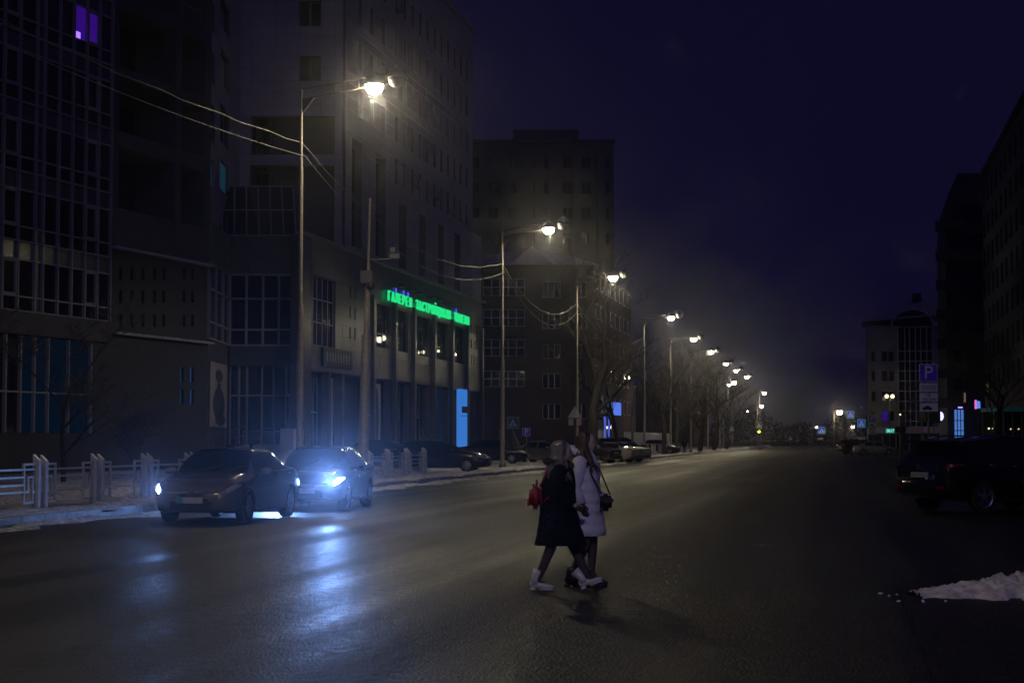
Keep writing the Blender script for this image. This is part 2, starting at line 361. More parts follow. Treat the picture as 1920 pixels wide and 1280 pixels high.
# ---------- A: tower with a glazed wing and loggias, seen obliquely on the far left
def tower_a():
    fx = lambda px: None
    tan18 = 0.325
    def P(px):
        p = (px - 960) / F; d = 46.1 / (tan18 - p) ; return ((p) * d, d)
    f = Fac(P(204), math.degrees(math.atan(tan18)))
    b = thing('apartment_tower', 'dark glazed apartment tower with open loggias at the left edge', 'building', f.P0, f.rz)
    X = f.x
    xl, xr = X(0) - 9, X(390)
    storey = 3.0
    z0g = f.z(100, 590)                # bottom of the curtain wall
    TOP = 31.0
    box('core', b, xl, -0.02, 0.35, 14, 0.0, TOP, m_dark)
    box('core', b, 0.0, xr, 2.2, 14, 0.0, TOP, m_dark)
    # curtain wall: columns from the photo, rows by storey
    cols = [X(p) for p in (0, 30, 62, 77, 105, 131, 156, 180, 204)]
    pitch = cols[1] - cols[0]
    cols = [cols[0] - pitch * k for k in (6, 5, 4, 3, 2, 1)] + cols
    rows = []; z = z0g
    while z < TOP - 0.5:
        rows += [(z, z + 0.62, 'low'), (z + 0.62, z + 2.2, 'win'), (z + 2.2, z + storey, 'sp')]; z += storey
    for c in cols: box('mullion', b, c - 0.05, c + 0.05, -0.06, 0.3, z0g, rows[-1][1], m_frame)
    for r in rows: box('transom', b, cols[0], cols[-1], -0.03, 0.28, r[0] - 0.035, r[0] + 0.035, m_frame)
    pz0, pz1 = f.z(145, 115), f.z(145, 30)
    for ci, (a, c) in enumerate(zip(cols, cols[1:])):
        solid = abs(a - X(62)) < 0.05
        for r in rows:
            m_ = m_spand if r[2] == 'sp' or solid else m_pane
            zc = (r[0] + r[1]) / 2
            if r[2] == 'win' and not solid and pz0 - 0.2 < zc < pz1 + 0.3 and any(abs(a - X(p)) < 0.05 for p in (131, 156)):
                m_ = e_purple
                if abs(a - X(131)) < 0.05: box('curtain_lamp', b, a + .12, a + .55, 0.02, 0.05, r[0] + .02, r[0] + .35, e_purple2)
            box('spandrel_panel' if m_ is m_spand else 'pane', b, a + 0.05, c - 0.05, 0.08, 0.11, r[0] + 0.035, r[1] - 0.035, m_)
    # opening sashes: a proud frame in some columns
    for k, r in enumerate([r for r in rows if r[2] == 'win']):
        for pa, pc in ((156, 180), (0, 30)):
            a, c = X(pa) + 0.06, X(pc) - 0.06
            s_ = bmesh.new()
            for q in ((a, a + .09, r[0] + .04, r[1] - .04), (c - .09, c, r[0] + .04, r[1] - .04), (a + .09, c - .09, r[0] + .04, r[0] + .13), (a + .09, c - .09, r[1] - .13, r[1] - .04)):
                bbx(s_, q[0], q[1], -0.02, 0.09, q[2], q[3])
            bmobj('sash', s_, m_frame, b)
    # fascia and ground floor shop
    box('fascia', b, xl, 0.0, -0.15, 0.34, z0g - 1.0, z0g - 0.036, m_concrete)
    sx = [xl, X(-90), X(-50), X(-18), X(10), X(38), X(64), X(90), X(128), X(170)]
    zs0, zs1 = 1.9, z0g - 1.05
    for a, c in zip(sx, sx[1:]):
        box('shop_mullion', b, c - 0.05, c + 0.05, -0.05, 0.3, zs0, zs1, m_frame)
        box('shop_pane', b, a + 0.05, c - 0.05, 0.1, 0.13, zs0, zs1, e_shop if c > X(60) else m_pane)
    box('shop_transom', b, xl, X(170), -0.045, 0.28, 3.6, 3.68, m_frame)
    box('plinth', b, xl, 0.0, -0.1, 0.34, 0.0, zs0 - 0.01, m_dbrick)
    box('wall', b, X(172), 0.0, 0.0, 0.34, zs0, zs1, m_dbrick)
    # loggia block
    zl = [f.z(323, y) for y in (400, 300)]
    xc = [(0.0, X(216)), (X(323), X(334)), (X(378), xr)]
    zb0 = f.z(300, 425)
    st = 3.35
    for a, c in xc: box('pillar', b, a, c, -0.05, 2.2, zb0, TOP, m_concrete)
    z = zb0; k = 0
    while z < TOP:
        for (a, c) in ((xc[0][1], xc[1][0]), (xc[1][1], xc[2][0])):
            box('slab', b, a, c, 0.0, 2.19, z, z + (0.75 if k % 2 else 0.45), m_concrete)
            box('back_window', b, a + .4, c - .4, 2.12, 2.17, z + 0.8, z + 2.6, m_pane)
        if k in (3, 4, 5):
            for (a, c) in ((xc[0][1], xc[1][0]), (xc[1][1], xc[2][0])):
                s_ = bmesh.new(); n = max(3, int((c - a) / 0.28))
                for i in range(n + 1): q = a + (c - a) * i / n; bbx(s_, q - .015, q + .015, 0.05, 0.08, z + .5, z + 1.55)
                bbx(s_, a, c, 0.045, 0.085, z + 1.55, z + 1.6); bmobj('balcony_railing', s_, m_rail, b)
        z += st; k += 1
    box('loggia_band', b, 0.0, xr, -0.08, 2.19, f.z(300, 478), zb0 - 0.003, m_concrete)
    zl1 = f.z(300, 478); box('ledge', b, 0.0, xr, -0.3, 0.3, zl1 - 0.14, zl1 - 0.005, m_stone)
    # lower wall with tiny square windows
    zmid = f.z(300, 632)
    holes = []
    for px in (226, 247, 268, 290, 307, 345, 361):
        for py in (507, 550, 595):
            x_, z_ = f.at(px, py + 6); holes.append((x_ - .14, x_ + .14, z_ - .3, z_ + .3))
    lo = []
    for px in (341, 360):
        for py in (702, 744):
            x_, z_ = f.at(px, py); lo.append((x_ - .2, x_ + .2, z_ - .38, z_ + .38))
    wall('wall', b, 0.0, xr, 0.0, zl1 - 0.15, holes + lo, 0.0, 0.4, m_dbrick)
    for h in holes: box('small_window', b, h[0], h[1], 0.2, 0.24, h[2], h[3], m_pane)
    for i, h in enumerate(lo): box('small_window', b, h[0], h[1], 0.15, 0.2, h[2], h[3], e_blue if i >= 2 else e_teal2)
    box('back_wall', b, 0.0, xr, 0.41, 2.19, 0.0, zl1 - 0.15, m_dark)
    box('ledge', b, 0.0, xr, -0.35, -0.003, zmid - 0.1, zmid, m_stone)
    sl = ridge_local(b, 0.1, xr - .1, -0.34, -0.02, zmid, 0.05)
    return f
def ridge_local(parent, x0, x1, y0, y1, z, h):
    rnd = random.Random(5); n = 60; vs_ = []; fs = []
    for i in range(n + 1):
        x = x0 + (x1 - x0) * i / n; H = h * rnd.random() ** 0.6
        vs_ += [(x, y0, z - 0.003), (x, (y0 + y1) / 2, z + H), (x, y1, z - 0.003)]
    for i in range(n):
        a = i * 3; fs += [(a, a + 3, a + 4, a + 1), (a + 1, a + 4, a + 5, a + 2)]
    o = mesh('snow_cap', vs_, fs, m_snow, parent, True); o['kind'] = 'stuff'; return o
FA = tower_a()

# ---------- B: pale stone building with glazed podium and green sign
TB = -29.2
def plane_pt(px, t): p = atT(px, 700, t); return (p.x, p.y)
FBs = Fac(plane_pt(572, TB), 10.2)                 # podium street face
FUs = Fac(plane_pt(645, TB - 1.0), 10.2)           # upper street face
c0 = plane_pt(566, TB)                              # podium corner
yF = c0[1] + 0.4
FBf = Fac(((430 - 960) / F * yF, yF), 90)           # podium front face
yU = plane_pt(640, TB - 1.0)[1]
FUf = Fac(((445 - 960) / F * yU, yU), 90)           # upper front face
gb = thing('gallery_building', 'pale stone high-rise with glazed podium under a green illuminated sign', 'building', (0, 0, 0), 0)
def sub(name, f):
    o = bpy.data.objects.new(name, None); return o
class Loc:      # boxes given in a facade's frame, parented straight to the building
    def __init__(s, f, parent): s.f = f; s.p = parent; s.M = Matrix.Translation(f.P0) @ Matrix.Rotation(f.rz, 4, 'Z')
def fbox(f, name, x0, x1, y0, y1, z0, z1, m, parent=None):
    o = box(name, parent or gb, 0, 1, 0, 1, 0, 1, m)
    o.location = f.w((x0 + x1) / 2, (y0 + y1) / 2, (z0 + z1) / 2) - (parent or gb).location; o.rotation_euler = (0, 0, f.rz); o.scale = (abs(x1 - x0), abs(y1 - y0), abs(z1 - z0)); return o
def fplace(f, o):
    o.location = f.w(*o.location) - gb.location; o.rotation_euler = (0, 0, f.rz); return o
def fwall(f, name, x0, x1, z0, z1, holes, y0, y1, m): return fplace(f, wall(name, gb, x0, x1, z0, z1, holes, y0, y1, m))
def fpanels(f, *a, **k):
    before = set(gb.children); panels(a[0], gb, *a[1:], **k)
    for o in gb.children:
        if o not in before: fplace(f, o)
def fwin(f, *a, **k): return fplace(f, window(gb, *a, **k))
PT = FBs.z(584, 447)             # podium top
G1 = FBf.z(500, 655)             # top of ground floor
UT = FUs.z(882, 56)              # roof of the upper block
m_curtain = mat('poster_paper', (0.45, 0.43, 0.42), 0.6, var=0.15, scale=2)
m_fig = mat('poster_print', (0.09, 0.085, 0.1), 0.6)

# upper block, front face
def upper_front():
    f = FUf; X = f.x; xr = X(640); base = PT - 0.3
    H = [(X(467), X(625), f.z(500, 290), f.z(500, 218)), (X(467), X(625), base + 0.5, f.z(500, 310))]
    wn = [(X(556), X(598), f.z(570, 152), f.z(570, 105)), (X(556), X(598), f.z(570, 50), f.z(570, 3)), (X(556), X(598), f.z(570, -52), f.z(570, -99))]
    fwall(f, 'wall', 0.0, xr, base, UT, H + wn, 0.0, 0.5, m_core)
    fpanels(f, 'cladding_panel', 0.0, xr, base, UT, H + wn, 1.25, 0.72, -0.001, 0.035, m_stone, gap=0.025, limit=220)
    for h in H:
        fbox(f, 'loggia_back', h[0] - .1, h[1] + .1, 1.6, 1.7, h[2] - .1, h[3] + .1, m_dark)
        n = 5
        for i in range(n):
            a = h[0] + (h[1] - h[0]) * (i + .1) / n; c = h[0] + (h[1] - h[0]) * (i + .9) / n
            fwin(f, a, c, h[2] + .25, h[3] - .3, 1.5, m_spand, m_pane, 2, 1, 0.06)
        fbox(f, 'loggia_floor', h[0], h[1], 0.51, 1.59, h[2] - .12, h[2] - .002, m_core)
    for h in wn: fwin(f, *h, 0.2, m_core, m_pane, 2, 1, 0.16)
    fbox(f, 'core', 0.1, xr - .6, 1.72, 14, 0.2, UT - .1, m_core)
    # facet to the left of the front: angled back to the tower
    a0 = Vector((f.P0.x, f.P0.y, 0)); b0 = FA.w(FA.x(390), 0.5, 0)
    d = a0 - b0; brg = math.degrees(math.atan2(d.x, d.y)); g = Fac((b0.x, b0.y), brg); L = d.length
    hs = []
    for (p0, p1, y0, y1) in ((394, 403, 198, 270), (412, 430, 205, 275), (394, 401, 298, 352), (411, 428, 304, 362), (394, 403, 100, 160), (412, 430, 100, 165), (394, 403, 5, 60), (412, 430, 5, 60)):
        x0, x1 = sorted((max(.1, g.x(p0, (y0 + y1) / 2)), min(L - .1, g.x(p1, (y0 + y1) / 2)))); hs.append((x0, x1, g.z((p0 + p1) / 2, y1), g.z((p0 + p1) / 2, y0)))
    hs = [h for h in hs if h[1] - h[0] > .1]
    fwall(g, 'wall', 0.0, L - 0.02, base, UT, hs, 0.0, 0.4, m_core)
    fpanels(g, 'cladding_panel', 0.0, L - 0.03, base, UT, hs, 1.25, 0.72, -0.001, 0.03, m_stone, gap=0.025, limit=60)
    for i, h in enumerate(hs):
        fwin(g, *h, 0.12, m_core, {2: e_teal, 3: e_teal2}.get(i, m_pane), 1, 1, 0.08)
upper_front()

# upper block, street face: pilasters, tall slots, narrow windows
def upper_street():
    f = FUs; X = f.x; L = X(885); base = PT - 0.3; z4 = f.z(746, 380); holes = []
    slots = [(X(657), X(677)), (X(702), X(722))]
    zt = f.z(666, 262)
    for a, c in slots: holes.append((a, c, base + 1.2, zt))
    for p0, p1 in ((746, 761), (784, 797), (820, 832), (851, 863)):
        a, c = X(p0), X(p1); holes.append((a, c, base + 0.8, z4 - 0.25 * (a - X(746)) * 0))
    # window grid above
    nx = 11; x0 = X(735); st = 3.0
    zz = z4 + 1.2
    grid = []
    while zz + 1.9 < UT - 0.4:
        for i in range(nx):
            a = x0 + (L - 1.0 - x0) * i / nx + 0.5
            grid.append((a, a + 0.85, zz, zz + 1.75))
        for a, c in ((X(668), X(676)), (X(690), X(698)), (X(712), X(720))):
            if zz > zt + .3: grid.append((a, c, zz, zz + 1.75))
        zz += st
    big = [(X(822), X(836), f.z(829, 318), f.z(829, 245)), (X(851), X(866), f.z(858, 430), f.z(858, 355))]
    big = []
    grid = [h for h in grid if h[1] < L - .2]
    holes += grid
    fwall(f, 'wall', 0.0, L, base, UT, holes, 0.0, 0.6, m_core)
    fpanels(f, 'cladding_panel', 0.0, L, base, UT, holes, 2.2, 0.75, -0.001, 0.035, m_stone, gap=0.03, limit=200)
    for h in holes[:6]:
        n = max(1, int((h[3] - h[2]) / 3)); 
        fbox(f, 'recess_back', h[0] - .05, h[1] + .05, 0.61, 0.7, h[2] - .05, h[3] + .05, m_dark)
        for i in range(n):
            q0 = h[2] + (h[3] - h[2]) * i / n; q1 = h[2] + (h[3] - h[2]) * (i + 1) / n
            fwin(f, h[0], h[1], q0 + .1, q1 - .35, 0.45, m_core, m_pane, 2, 1, 0.08)
    for h in grid: fwin(f, *h, 0.22, m_core, m_pane, 1, 1, 0.08)
    fbox(f, 'core', 0.1, L - .02, 0.71, 14, 0.2, UT - .1, m_core)
    fbox(f, 'cornice', -0.2, L + .15, -0.2, 0.5, UT, UT + .35, m_stone)
    for px, py in ((776, 342), (815, 365), (744, 12)):
        x_, z_ = f.at(px, py); o = fplace(f, ac_unit(x_, z_))
def ac_unit(x_, z_):
    bm = bmesh.new(); bbx(bm, -.42, .42, -.36, -.05, -.3, .3); o = bmobj('air_conditioner', bm, m_frame, gb, loc=(x_, -0.04, z_))
    bm = bmesh.new(); lathe(bm, [(.2, 0), (.22, .01), (.22, .02), (.04, .03)], 14, Matrix.Rotation(R(90), 4, 'X')); bmobj('fan_grille', bm, m_black, o, loc=(-.12, -.362, 0))
    bm = bmesh.new(); bbx(bm, -.35, -.3, -.34, 0.02, -.36, -.3); bbx(bm, .3, .35, -.34, 0.02, -.36, -.3); bmobj('bracket', bm, m_black, o); return o
upper_street()

# lower annex at the end of the podium, seen right of the high block
def podium():
    # ---- front face
    f = FBf; X = f.x; xr = f.x(553)
    x0 = 0.0
    zw0, zw1 = f.z(490, 647), f.z(490, 515)
    fbox(f, 'band', x0, xr, 0.0, 0.5, zw1 + .02, PT - .02, m_podium)
    fpanels(f, 'podium_panel', x0, xr, zw1 + .05, PT - .05, [], 1.3, 0.75, -0.001, 0.03, m_podium, gap=0.02)
    xs = [0.0, X(461), X(492), X(522), xr - .05]; zs = [zw0, f.z(490, 618), f.z(490, 560), zw1]
    for x_ in xs: fbox(f, 'mullion', x_ - .06, x_ + .06, -0.05, .25, zw0, zw1, m_frame)
    for z_ in zs: fbox(f, 'transom', 0.0, xr, -0.03, .24, z_ - .05, z_ + .05, m_frame)
    for a, c in zip(xs, xs[1:]):
        for p, q in zip(zs, zs[1:]): fbox(f, 'pane', a + .06, c - .06, .08, .11, p + .05, q - .05, m_pane)
    fbox(f, 'dark_band', x0, xr, -0.02, .5, G1 - .9, zw0 - .06, m_spand)
    # ground floor: posters, doors
    fbox(f, 'shop_back', x0 - 2, xr, .45, .55, 0.2, G1 - .9, m_dbrick)
    zg1, zg0 = G1 - .95, 1.35
    for x_ in (x0, X(447), X(462), X(490), X(512), X(535)): fbox(f, 'shop_mullion', x_ - .05, x_ + .05, .2, .44, zg0, zg1, m_frame)
    fbox(f, 'shop_transom', x0, xr, .22, .43, 4.0, 4.1, m_frame)
    for a, c in ((X(462), X(490)), (X(490), X(512))):
        d = fbox(f, 'door', a + .06, c - .06, .3, .36, zg0, 4.0, m_pane)
    for a, c in ((x0, X(447)), (X(447), X(462)), (X(512), X(535)), (X(535), xr)): fbox(f, 'shop_pane', a + .06, c - .06, .32, .36, zg0, zg1, m_pane)
    # ---- left facet
    b0 = FA.w(FA.x(388), -0.1, 0); a0 = Vector((f.P0.x, f.P0.y, 0)); d = a0 - b0; g = Fac((b0.x, b0.y), math.degrees(math.atan2(d.x, d.y))); L = d.length
    fbox(g, 'band', 0, L - .02, 0.0, .5, zw1 + .02, PT - .02, m_podium)
    for k in range(4):
        x_ = L * k / 3 if k < 3 else L - .08; fbox(g, 'mullion', x_ - .05, x_ + .05, -.05, .2, zw0, zw1, m_frame)
    for k in range(3):
        for p, q in zip(zs, zs[1:]): fbox(g, 'pane', L * k / 3 + .05, L * (k + 1) / 3 - .1, .08, .11, p + .05, q - .05, m_pane)
    for z_ in zs: fbox(g, 'transom', 0, L - .02, -.03, .19, z_ - .05, z_ + .05, m_frame)
    fbox(g, 'shop_wall', 0, L - .02, 0.1, .4, .2, zw0 - .06, m_podium)
    # poster with a dark figure on the facet end
    zp0, zp1 = g.z(408, 800), g.z(408, 680); xa, xb = L * .1, L * .9
    fbox(g, 'poster', xa, xb, .02, .06, max(.5, zp0), zp1, m_curtain); zp0 = max(.5, zp0); H_ = zp1 - zp0; W_ = xb - xa
    for cx, cz, rx, rz_ in ((.5, .8, .22, .1), (.5, .62, .12, .08), (.5, .36, .36, .26), (.6, .12, .3, .1)):
        fplace(g, mesh('poster_figure', [(xa + W_ * (cx + rx * math.cos(q)), .012, zp0 + H_ * (cz + rz_ * math.sin(q))) for q in [6.283 * k / 20 for k in range(20)]], [tuple(range(20))], m_fig, gb))
    # ---- sloped glass roof over the front
    zr0, zr1 = PT + .05, FUf.z(500, 372); p0 = f.w(-1.2, -0.1, 0); n = 7
    base_y = 0.15; top_y = min(6.0, (yU - yF) - .4)
    def rp(x_, q): return f.w(x_ - 1.2 * (q) * 0 - 0.0, base_y + (top_y - base_y) * q, zr0 + (zr1 - zr0) * q)
    for i in range(n + 1):
        x_ = -1.2 + (xr + 1.2) * i / n
        tubeobj('roof_bar', [rp(x_, 0), rp(x_ - .9, 1)], .06, m_frame, gb, 4, False)
    for q in (0, .5, 1):
        tubeobj('roof_bar', [rp(-1.2 - .9 * q, q), rp(xr - .9 * q, q)], .07, m_frame, gb, 4, False)
    for i in range(n):
        for q0, q1 in ((0, .5), (.5, 1)):
            xa = -1.2 + (xr + 1.2) * i / n; xb = -1.2 + (xr + 1.2) * (i + 1) / n
            mesh('roof_pane', [rp(xa - .9 * q0, q0), rp(xb - .9 * q0, q0), rp(xb - .9 * q1, q1), rp(xa - .9 * q1, q1)], [(0, 1, 2, 3)], m_pane, gb)
    # ---- street face
    f = FBs; X = f.x; L = X(903); z1 = f.z(718, 700)
    zt = PT
    fbox(f, 'core', -0.3, L - .02, 2.6, 13, 0.2, zt - .05, m_dark)
    fbox(f, 'corner_pillar', -0.9, X(582), -0.04, .6, 0.2, zt, m_spand)
    w2 = [(X(699), X(732), 0), (X(741), X(764), 1), (X(779), X(805), 2), (X(815), X(839), 3), (X(849), X(870), 4)]
    zw0, zw1 = f.z(718, 652), f.z(718, 572)
    b0, b1 = X(586), X(627)
    zq0, zq1 = f.z(600, 648), f.z(600, 518)
    tiny = []
    for px in (655, 664, 690):
        for k in range(3):
            x_ = X(px); zc = zw0 + .5 + k * 1.25; tiny.append((x_ - .16, x_ + .16, zc - .35, zc + .35))
    for px in (878, 883, 888, 893):
        for k in range(3):
            x_ = X(px); zc = zw0 + .5 + k * 1.25; tiny.append((x_ - .14, x_ + .14, zc - .35, zc + .35))
    holes = [(a, c, zw0, zw1) for a, c, _ in w2] + [(b0, b1, zq0, zq1)] + tiny
    zg = f.z(718, 695)
    fwall(f, 'wall', X(582), L, zg, zt, holes, 0.0, .35, m_core)
    fpanels(f, 'podium_panel', X(582), L, zg, zt, holes, 1.5, 0.62, -0.001, .03, m_podium, gap=0.02, limit=240)
    for a, c, k in w2:
        fwin(f, a, c, zw0, zw1, .15, m_spand, m_glass, 3, 3, .07)
        fbox(f, 'room', a - .2, c + .2, 2.4, 2.5, zw0 - .1, zw1 + .1, m_dark)
    fwin(f, b0, b1, zq0, zq1, .1, m_frame, m_pane, 4, 3, .08)
    for h in tiny: fbox(f, 'small_window', h[0], h[1], .15, .2, h[2], h[3], m_pane)
    # pilasters between the bays
    for px in (695, 736, 772, 810, 844, 873, 900): x_ = X(px); fbox(f, 'pilaster', x_ - .28, x_ + .28, -.3, -.037, 0.2, f.z(718, 560), m_podium)
    # cornice ledge in paler stone
    fbox(f, 'cornice', -0.9, L + .1, -.35, .3, zt + .002, zt + .16, m_stone)
    fbox(f, 'sign_band', X(690), X(878), -.12, -.04, f.z(718, 572) + .1, f.z(718, 530), m_podium)
    # ground floor recess: shop front with posters
    fbox(f, 'shop_back', X(582), L, 1.0, 1.1, 0.2, zg, m_dbrick)
    fbox(f, 'beam', X(582), L, -.06, 1.0, zg - .55, zg - .005, m_podium)
    for px in (583, 620, 645, 690, 735, 772, 808, 842, 873, 899):
        x_ = X(px); fbox(f, 'column', x_ - .25, x_ + .25, .04, .5, 0.2, zg - .56, m_podium)
    for a, c in ((595, 617), (700, 731), (740, 768), (777, 804), (812, 838)):
        n = 2
        fwin(f, X(a), X(c), 1.0, zg - .7, .7, m_frame, m_pane, 3, 2, .08)
    for a, c in ((622, 643), (717, 730), (780, 792)):
        po = fbox(f, 'poster', X(a), X(c), .6, .64, 1.1, zg - .8, m_curtain)
        xm = (X(a) + X(c)) / 2; wv = (X(c) - X(a)) * .22; h = zg - 1.9
        vs_ = [(xm + wv * math.sin(q) * (1 - .25 * math.cos(2 * q)), .585, 1.1 + h * .5 - h * .46 * math.cos(q)) for q in [6.283 * k / 24 for k in range(24)]]
        fplace(f, mesh('poster_figure', vs_, [tuple(range(24))], m_fig, gb))
    # blue lit doorway near the far end
    dz0, dz1 = .6, f.z(863, 730)
    fbox(f, 'lit_doorway', X(855), X(867), -.4, -.05, dz0, dz1, e_door)
    zsgn = f.z(863, 768)
    fbox(f, 'door_sign', X(856.5), X(866.5), -.5, -.41, zsgn - .25, zsgn + .25, m_black)
    fbox(f, 'doorway_joint', X(855.2), X(866.8), -.43, -.402, f.z(863, 780) , f.z(863, 780) + .04, m_frame)
podium()
# annex right of the high block, slightly taller than the podium
f = FBs; za = f.z(895, 440)
fbox(f, 'annex', f.x(886), f.x(903) - .02, 0.02, 10, PT + .17, za, m_stone)

# interior lamps behind the podium windows
def bulb(px, py, r, lab, dpt=0.42, m_=None):
    f = FBs; r_ = ray(px, py); P1 = f.P0 - f.n * dpt; k = P1.dot(f.n) / r_.dot(f.n); p = r_ * k; p.z += CAMZ
    t_ = thing('pendant_lamp', lab, 'lamp', p, 0, 'pendant lamps inside the podium windows')
    bm = bmesh.new(); bmesh.ops.create_icosphere(bm, subdivisions=2, radius=r); bmobj('bulb', bm, m_ or e_warm, t_, True)
    tubeobj('cord', [(0, 0, r), (0, 0, r + .8)], .012, m_black, t_, 4)
for i, (px, py, r) in enumerate(((704, 636, .19), (712, 637, .2), (719, 634, .17))):
    bulb(px, py, r, ('leftmost', 'middle', 'rightmost')[i] + ' of three bright pendant lamps in the first podium window')
for i, (px, py, r) in enumerate(((784, 661, .1), (793, 660, .13))): bulb(px, py, r, ('left', 'right')[i] + ' small pendant lamp in the third podium window')
for i, (px, py, r) in enumerate(((817, 659, .1), (822, 658, .1))): bulb(px, py, r, ('left', 'right')[i] + ' small pendant lamp in the fourth podium window')

# ---------- the green sign
e_green = emat('green_letters', (0.02, 1.0, 0.3), 0.8)
def green_sign():
    f = FBs; a = f.x(718); c = f.x(873); zt = f.z(718, 545); zb = f.z(718, 564.5); h = zt - zb
    txt = 'ГАЛЕРЕЯ ЗАСТРОЙЩИКОВ ТЮМЕНИ'; n = len(txt); p0 = f.w(a, -.3, (zt + zb) / 2)
    s_ = thing('illuminated_sign', 'green illuminated letters mounted along the podium wall', 'sign', p0, f.rz)
    W = c - a; step = W / n
    for i, ch in enumerate(txt):
        if ch == ' ': continue
        me = textmesh(ch, 1.0, e_green, 0.06, -0.006)
        xs = [v.co.x for v in me.vertices]; ys = [v.co.y for v in me.vertices]
        wx = max(xs) - min(xs); hy = 0.73
        o = link('letter', me, s_, (step * (i + .5), 0, 0)); o.rotation_euler = (R(90), 0, 0)
        cx = (max(xs) + min(xs)) / 2
        for v in me.vertices: v.co.x -= cx
        kx = step * .6 / wx * (1.15 if ch in 'ЩЮМ' else 1); o.scale = (kx, h / hy, 1)
    tubeobj('rail', [(0, .1, -h * .3), (W, .1, -h * .3)], .03, m_black, s_, 4); tubeobj('rail', [(0, .1, h * .3), (W, .1, h * .3)], .03, m_black, s_, 4)
    e_bl = emat('blue_tube', (0.08, 0.1, 1.0), 1.2)
    for px in (736, 750, 759, 850):
        x_ = f.x(px) - a; box('blue_tube', s_, x_ - .12, x_ + .12, .05, .1, h * .62, h * 1.05, e_bl)  # glowing boxes stand in for blue spotlight flares above the letters
green_sign()
# floodlight brackets above the sign
for i, px in enumerate((734, 757, 772, 797, 808, 828)):
    f = FBs; x_, z_ = f.at(px, 536 + (px - 734) * .345)
    t_ = thing('sign_floodlight', f'small dark floodlight above the green sign, {("first","second","third","fourth","fifth","sixth")[i]} from the left', 'light fitting', f.w(x_, -.35, z_), f.rz, 'floodlights above the green sign')
    box('housing', t_, -.35, .35, -.5, -.2, -.08, .08, m_black); box('bracket', t_, -.04, .04, -.2, .3, -.04, .04, m_black)

# signboard over the corner shop
f = FBs; x0_, x1_ = f.x(600), f.x(655); zc = f.z(625, 672)
t_ = thing('shop_signboard', 'unlit dark signboard with raised letters over the corner shop', 'sign', f.w(x0_, -.2, zc), f.rz)
box('board', t_, 0, x1_ - x0_, 0, .12, -.55, .55, m_black)
for k in range(9): box('raised_letter', t_, .5 + k * (x1_ - x0_ - 1) / 9, .5 + (k + .45) * (x1_ - x0_ - 1) / 9, -.04, -.002, -.25, .3, m_frame)
# steps and ramp to the entrance, left of the front car
m_step = mat('step_concrete', (0.3, 0.3, 0.31), 0.8, var=0.2, scale=3)
p = atZ(505, 832, 0.15); 
f = Fac(((440 - 960) / F * (yF - 4.5), yF - 4.5), 90)
t_ = thing('entrance_steps', 'snowy concrete steps with a sloping ramp before the glass doors', 'steps', f.P0, 0)
for k in range(6): box('step', t_, 0.6, f.x(548), k * .55, 5.0, SZ + k * .2, SZ + (k + 1) * .2 - .002, m_step)
rx0 = f.x(290)
mesh('ramp', [(rx0, 0, SZ), (rx0, 1.6, SZ), (.58, 1.6, 1.35), (.58, 0, 1.35), (rx0, 0, 0), (rx0, 1.6, 0), (.58, 1.6, 0), (.58, 0, 0)], [(0, 3, 2, 1), (0, 4, 7, 3), (1, 2, 6, 5), (2, 3, 7, 6)], m_step, t_)
bm = bmesh.new(); N = 9
for i in range(N + 1): q = i / N; x_ = rx0 + (.58 - rx0) * q; z_ = SZ + 1.2 * q; tube(bm, [(x_, .06, z_), (x_, .06, z_ + .95)], .02, 5)
tube(bm, [(rx0, .06, SZ + .95), (.58, .06, 2.3)], .025, 5); tube(bm, [(rx0, .06, SZ + .5), (.58, .06, 1.85)], .018, 5)
bmobj('handrail', bm, m_rail, t_)
box('side_block', t_, f.x(527), f.x(552), -.2, 5, SZ, 2.2, m_stone)
bm = bmesh.new()
for k in (0, 1): tube(bm, [(f.x(455) + k * 2.2, 0.3, SZ), (f.x(455) + k * 2.2, .3, SZ + 1.9)], .025, 5)
tube(bm, [(f.x(455), .3, SZ + 1.9), (f.x(455) + 2.2, .3, SZ + 1.9)], .025, 5); bmobj('handrail', bm, m_rail, t_)
# handrails at the doorway by the far end
f = FBs
for i, (px, lab) in enumerate(((715, 'thin handrail of the stair by the second poster'), (876, 'stair handrail right of the blue lit doorway'), (905, 'stair handrail at the far corner of the podium'))):
    t_ = thing('stair_handrail', lab, 'railing', f.w(f.x(px), -2.6, SZ), f.rz, 'stair handrails along the podium')
    for k in range(5): tubeobj('baluster', [(k * .8, 0, 0), (k * .8, 0, 2.2 - k * .3)], .02, m_rail, t_, 5)
    tubeobj('handrail', [(0, 0, 2.2), (3.2, 0, 1.0)], .028, m_rail, t_, 5); tubeobj('handrail', [(0, 0, 1.7), (3.2, 0, .5)], .02, m_rail, t_, 5)

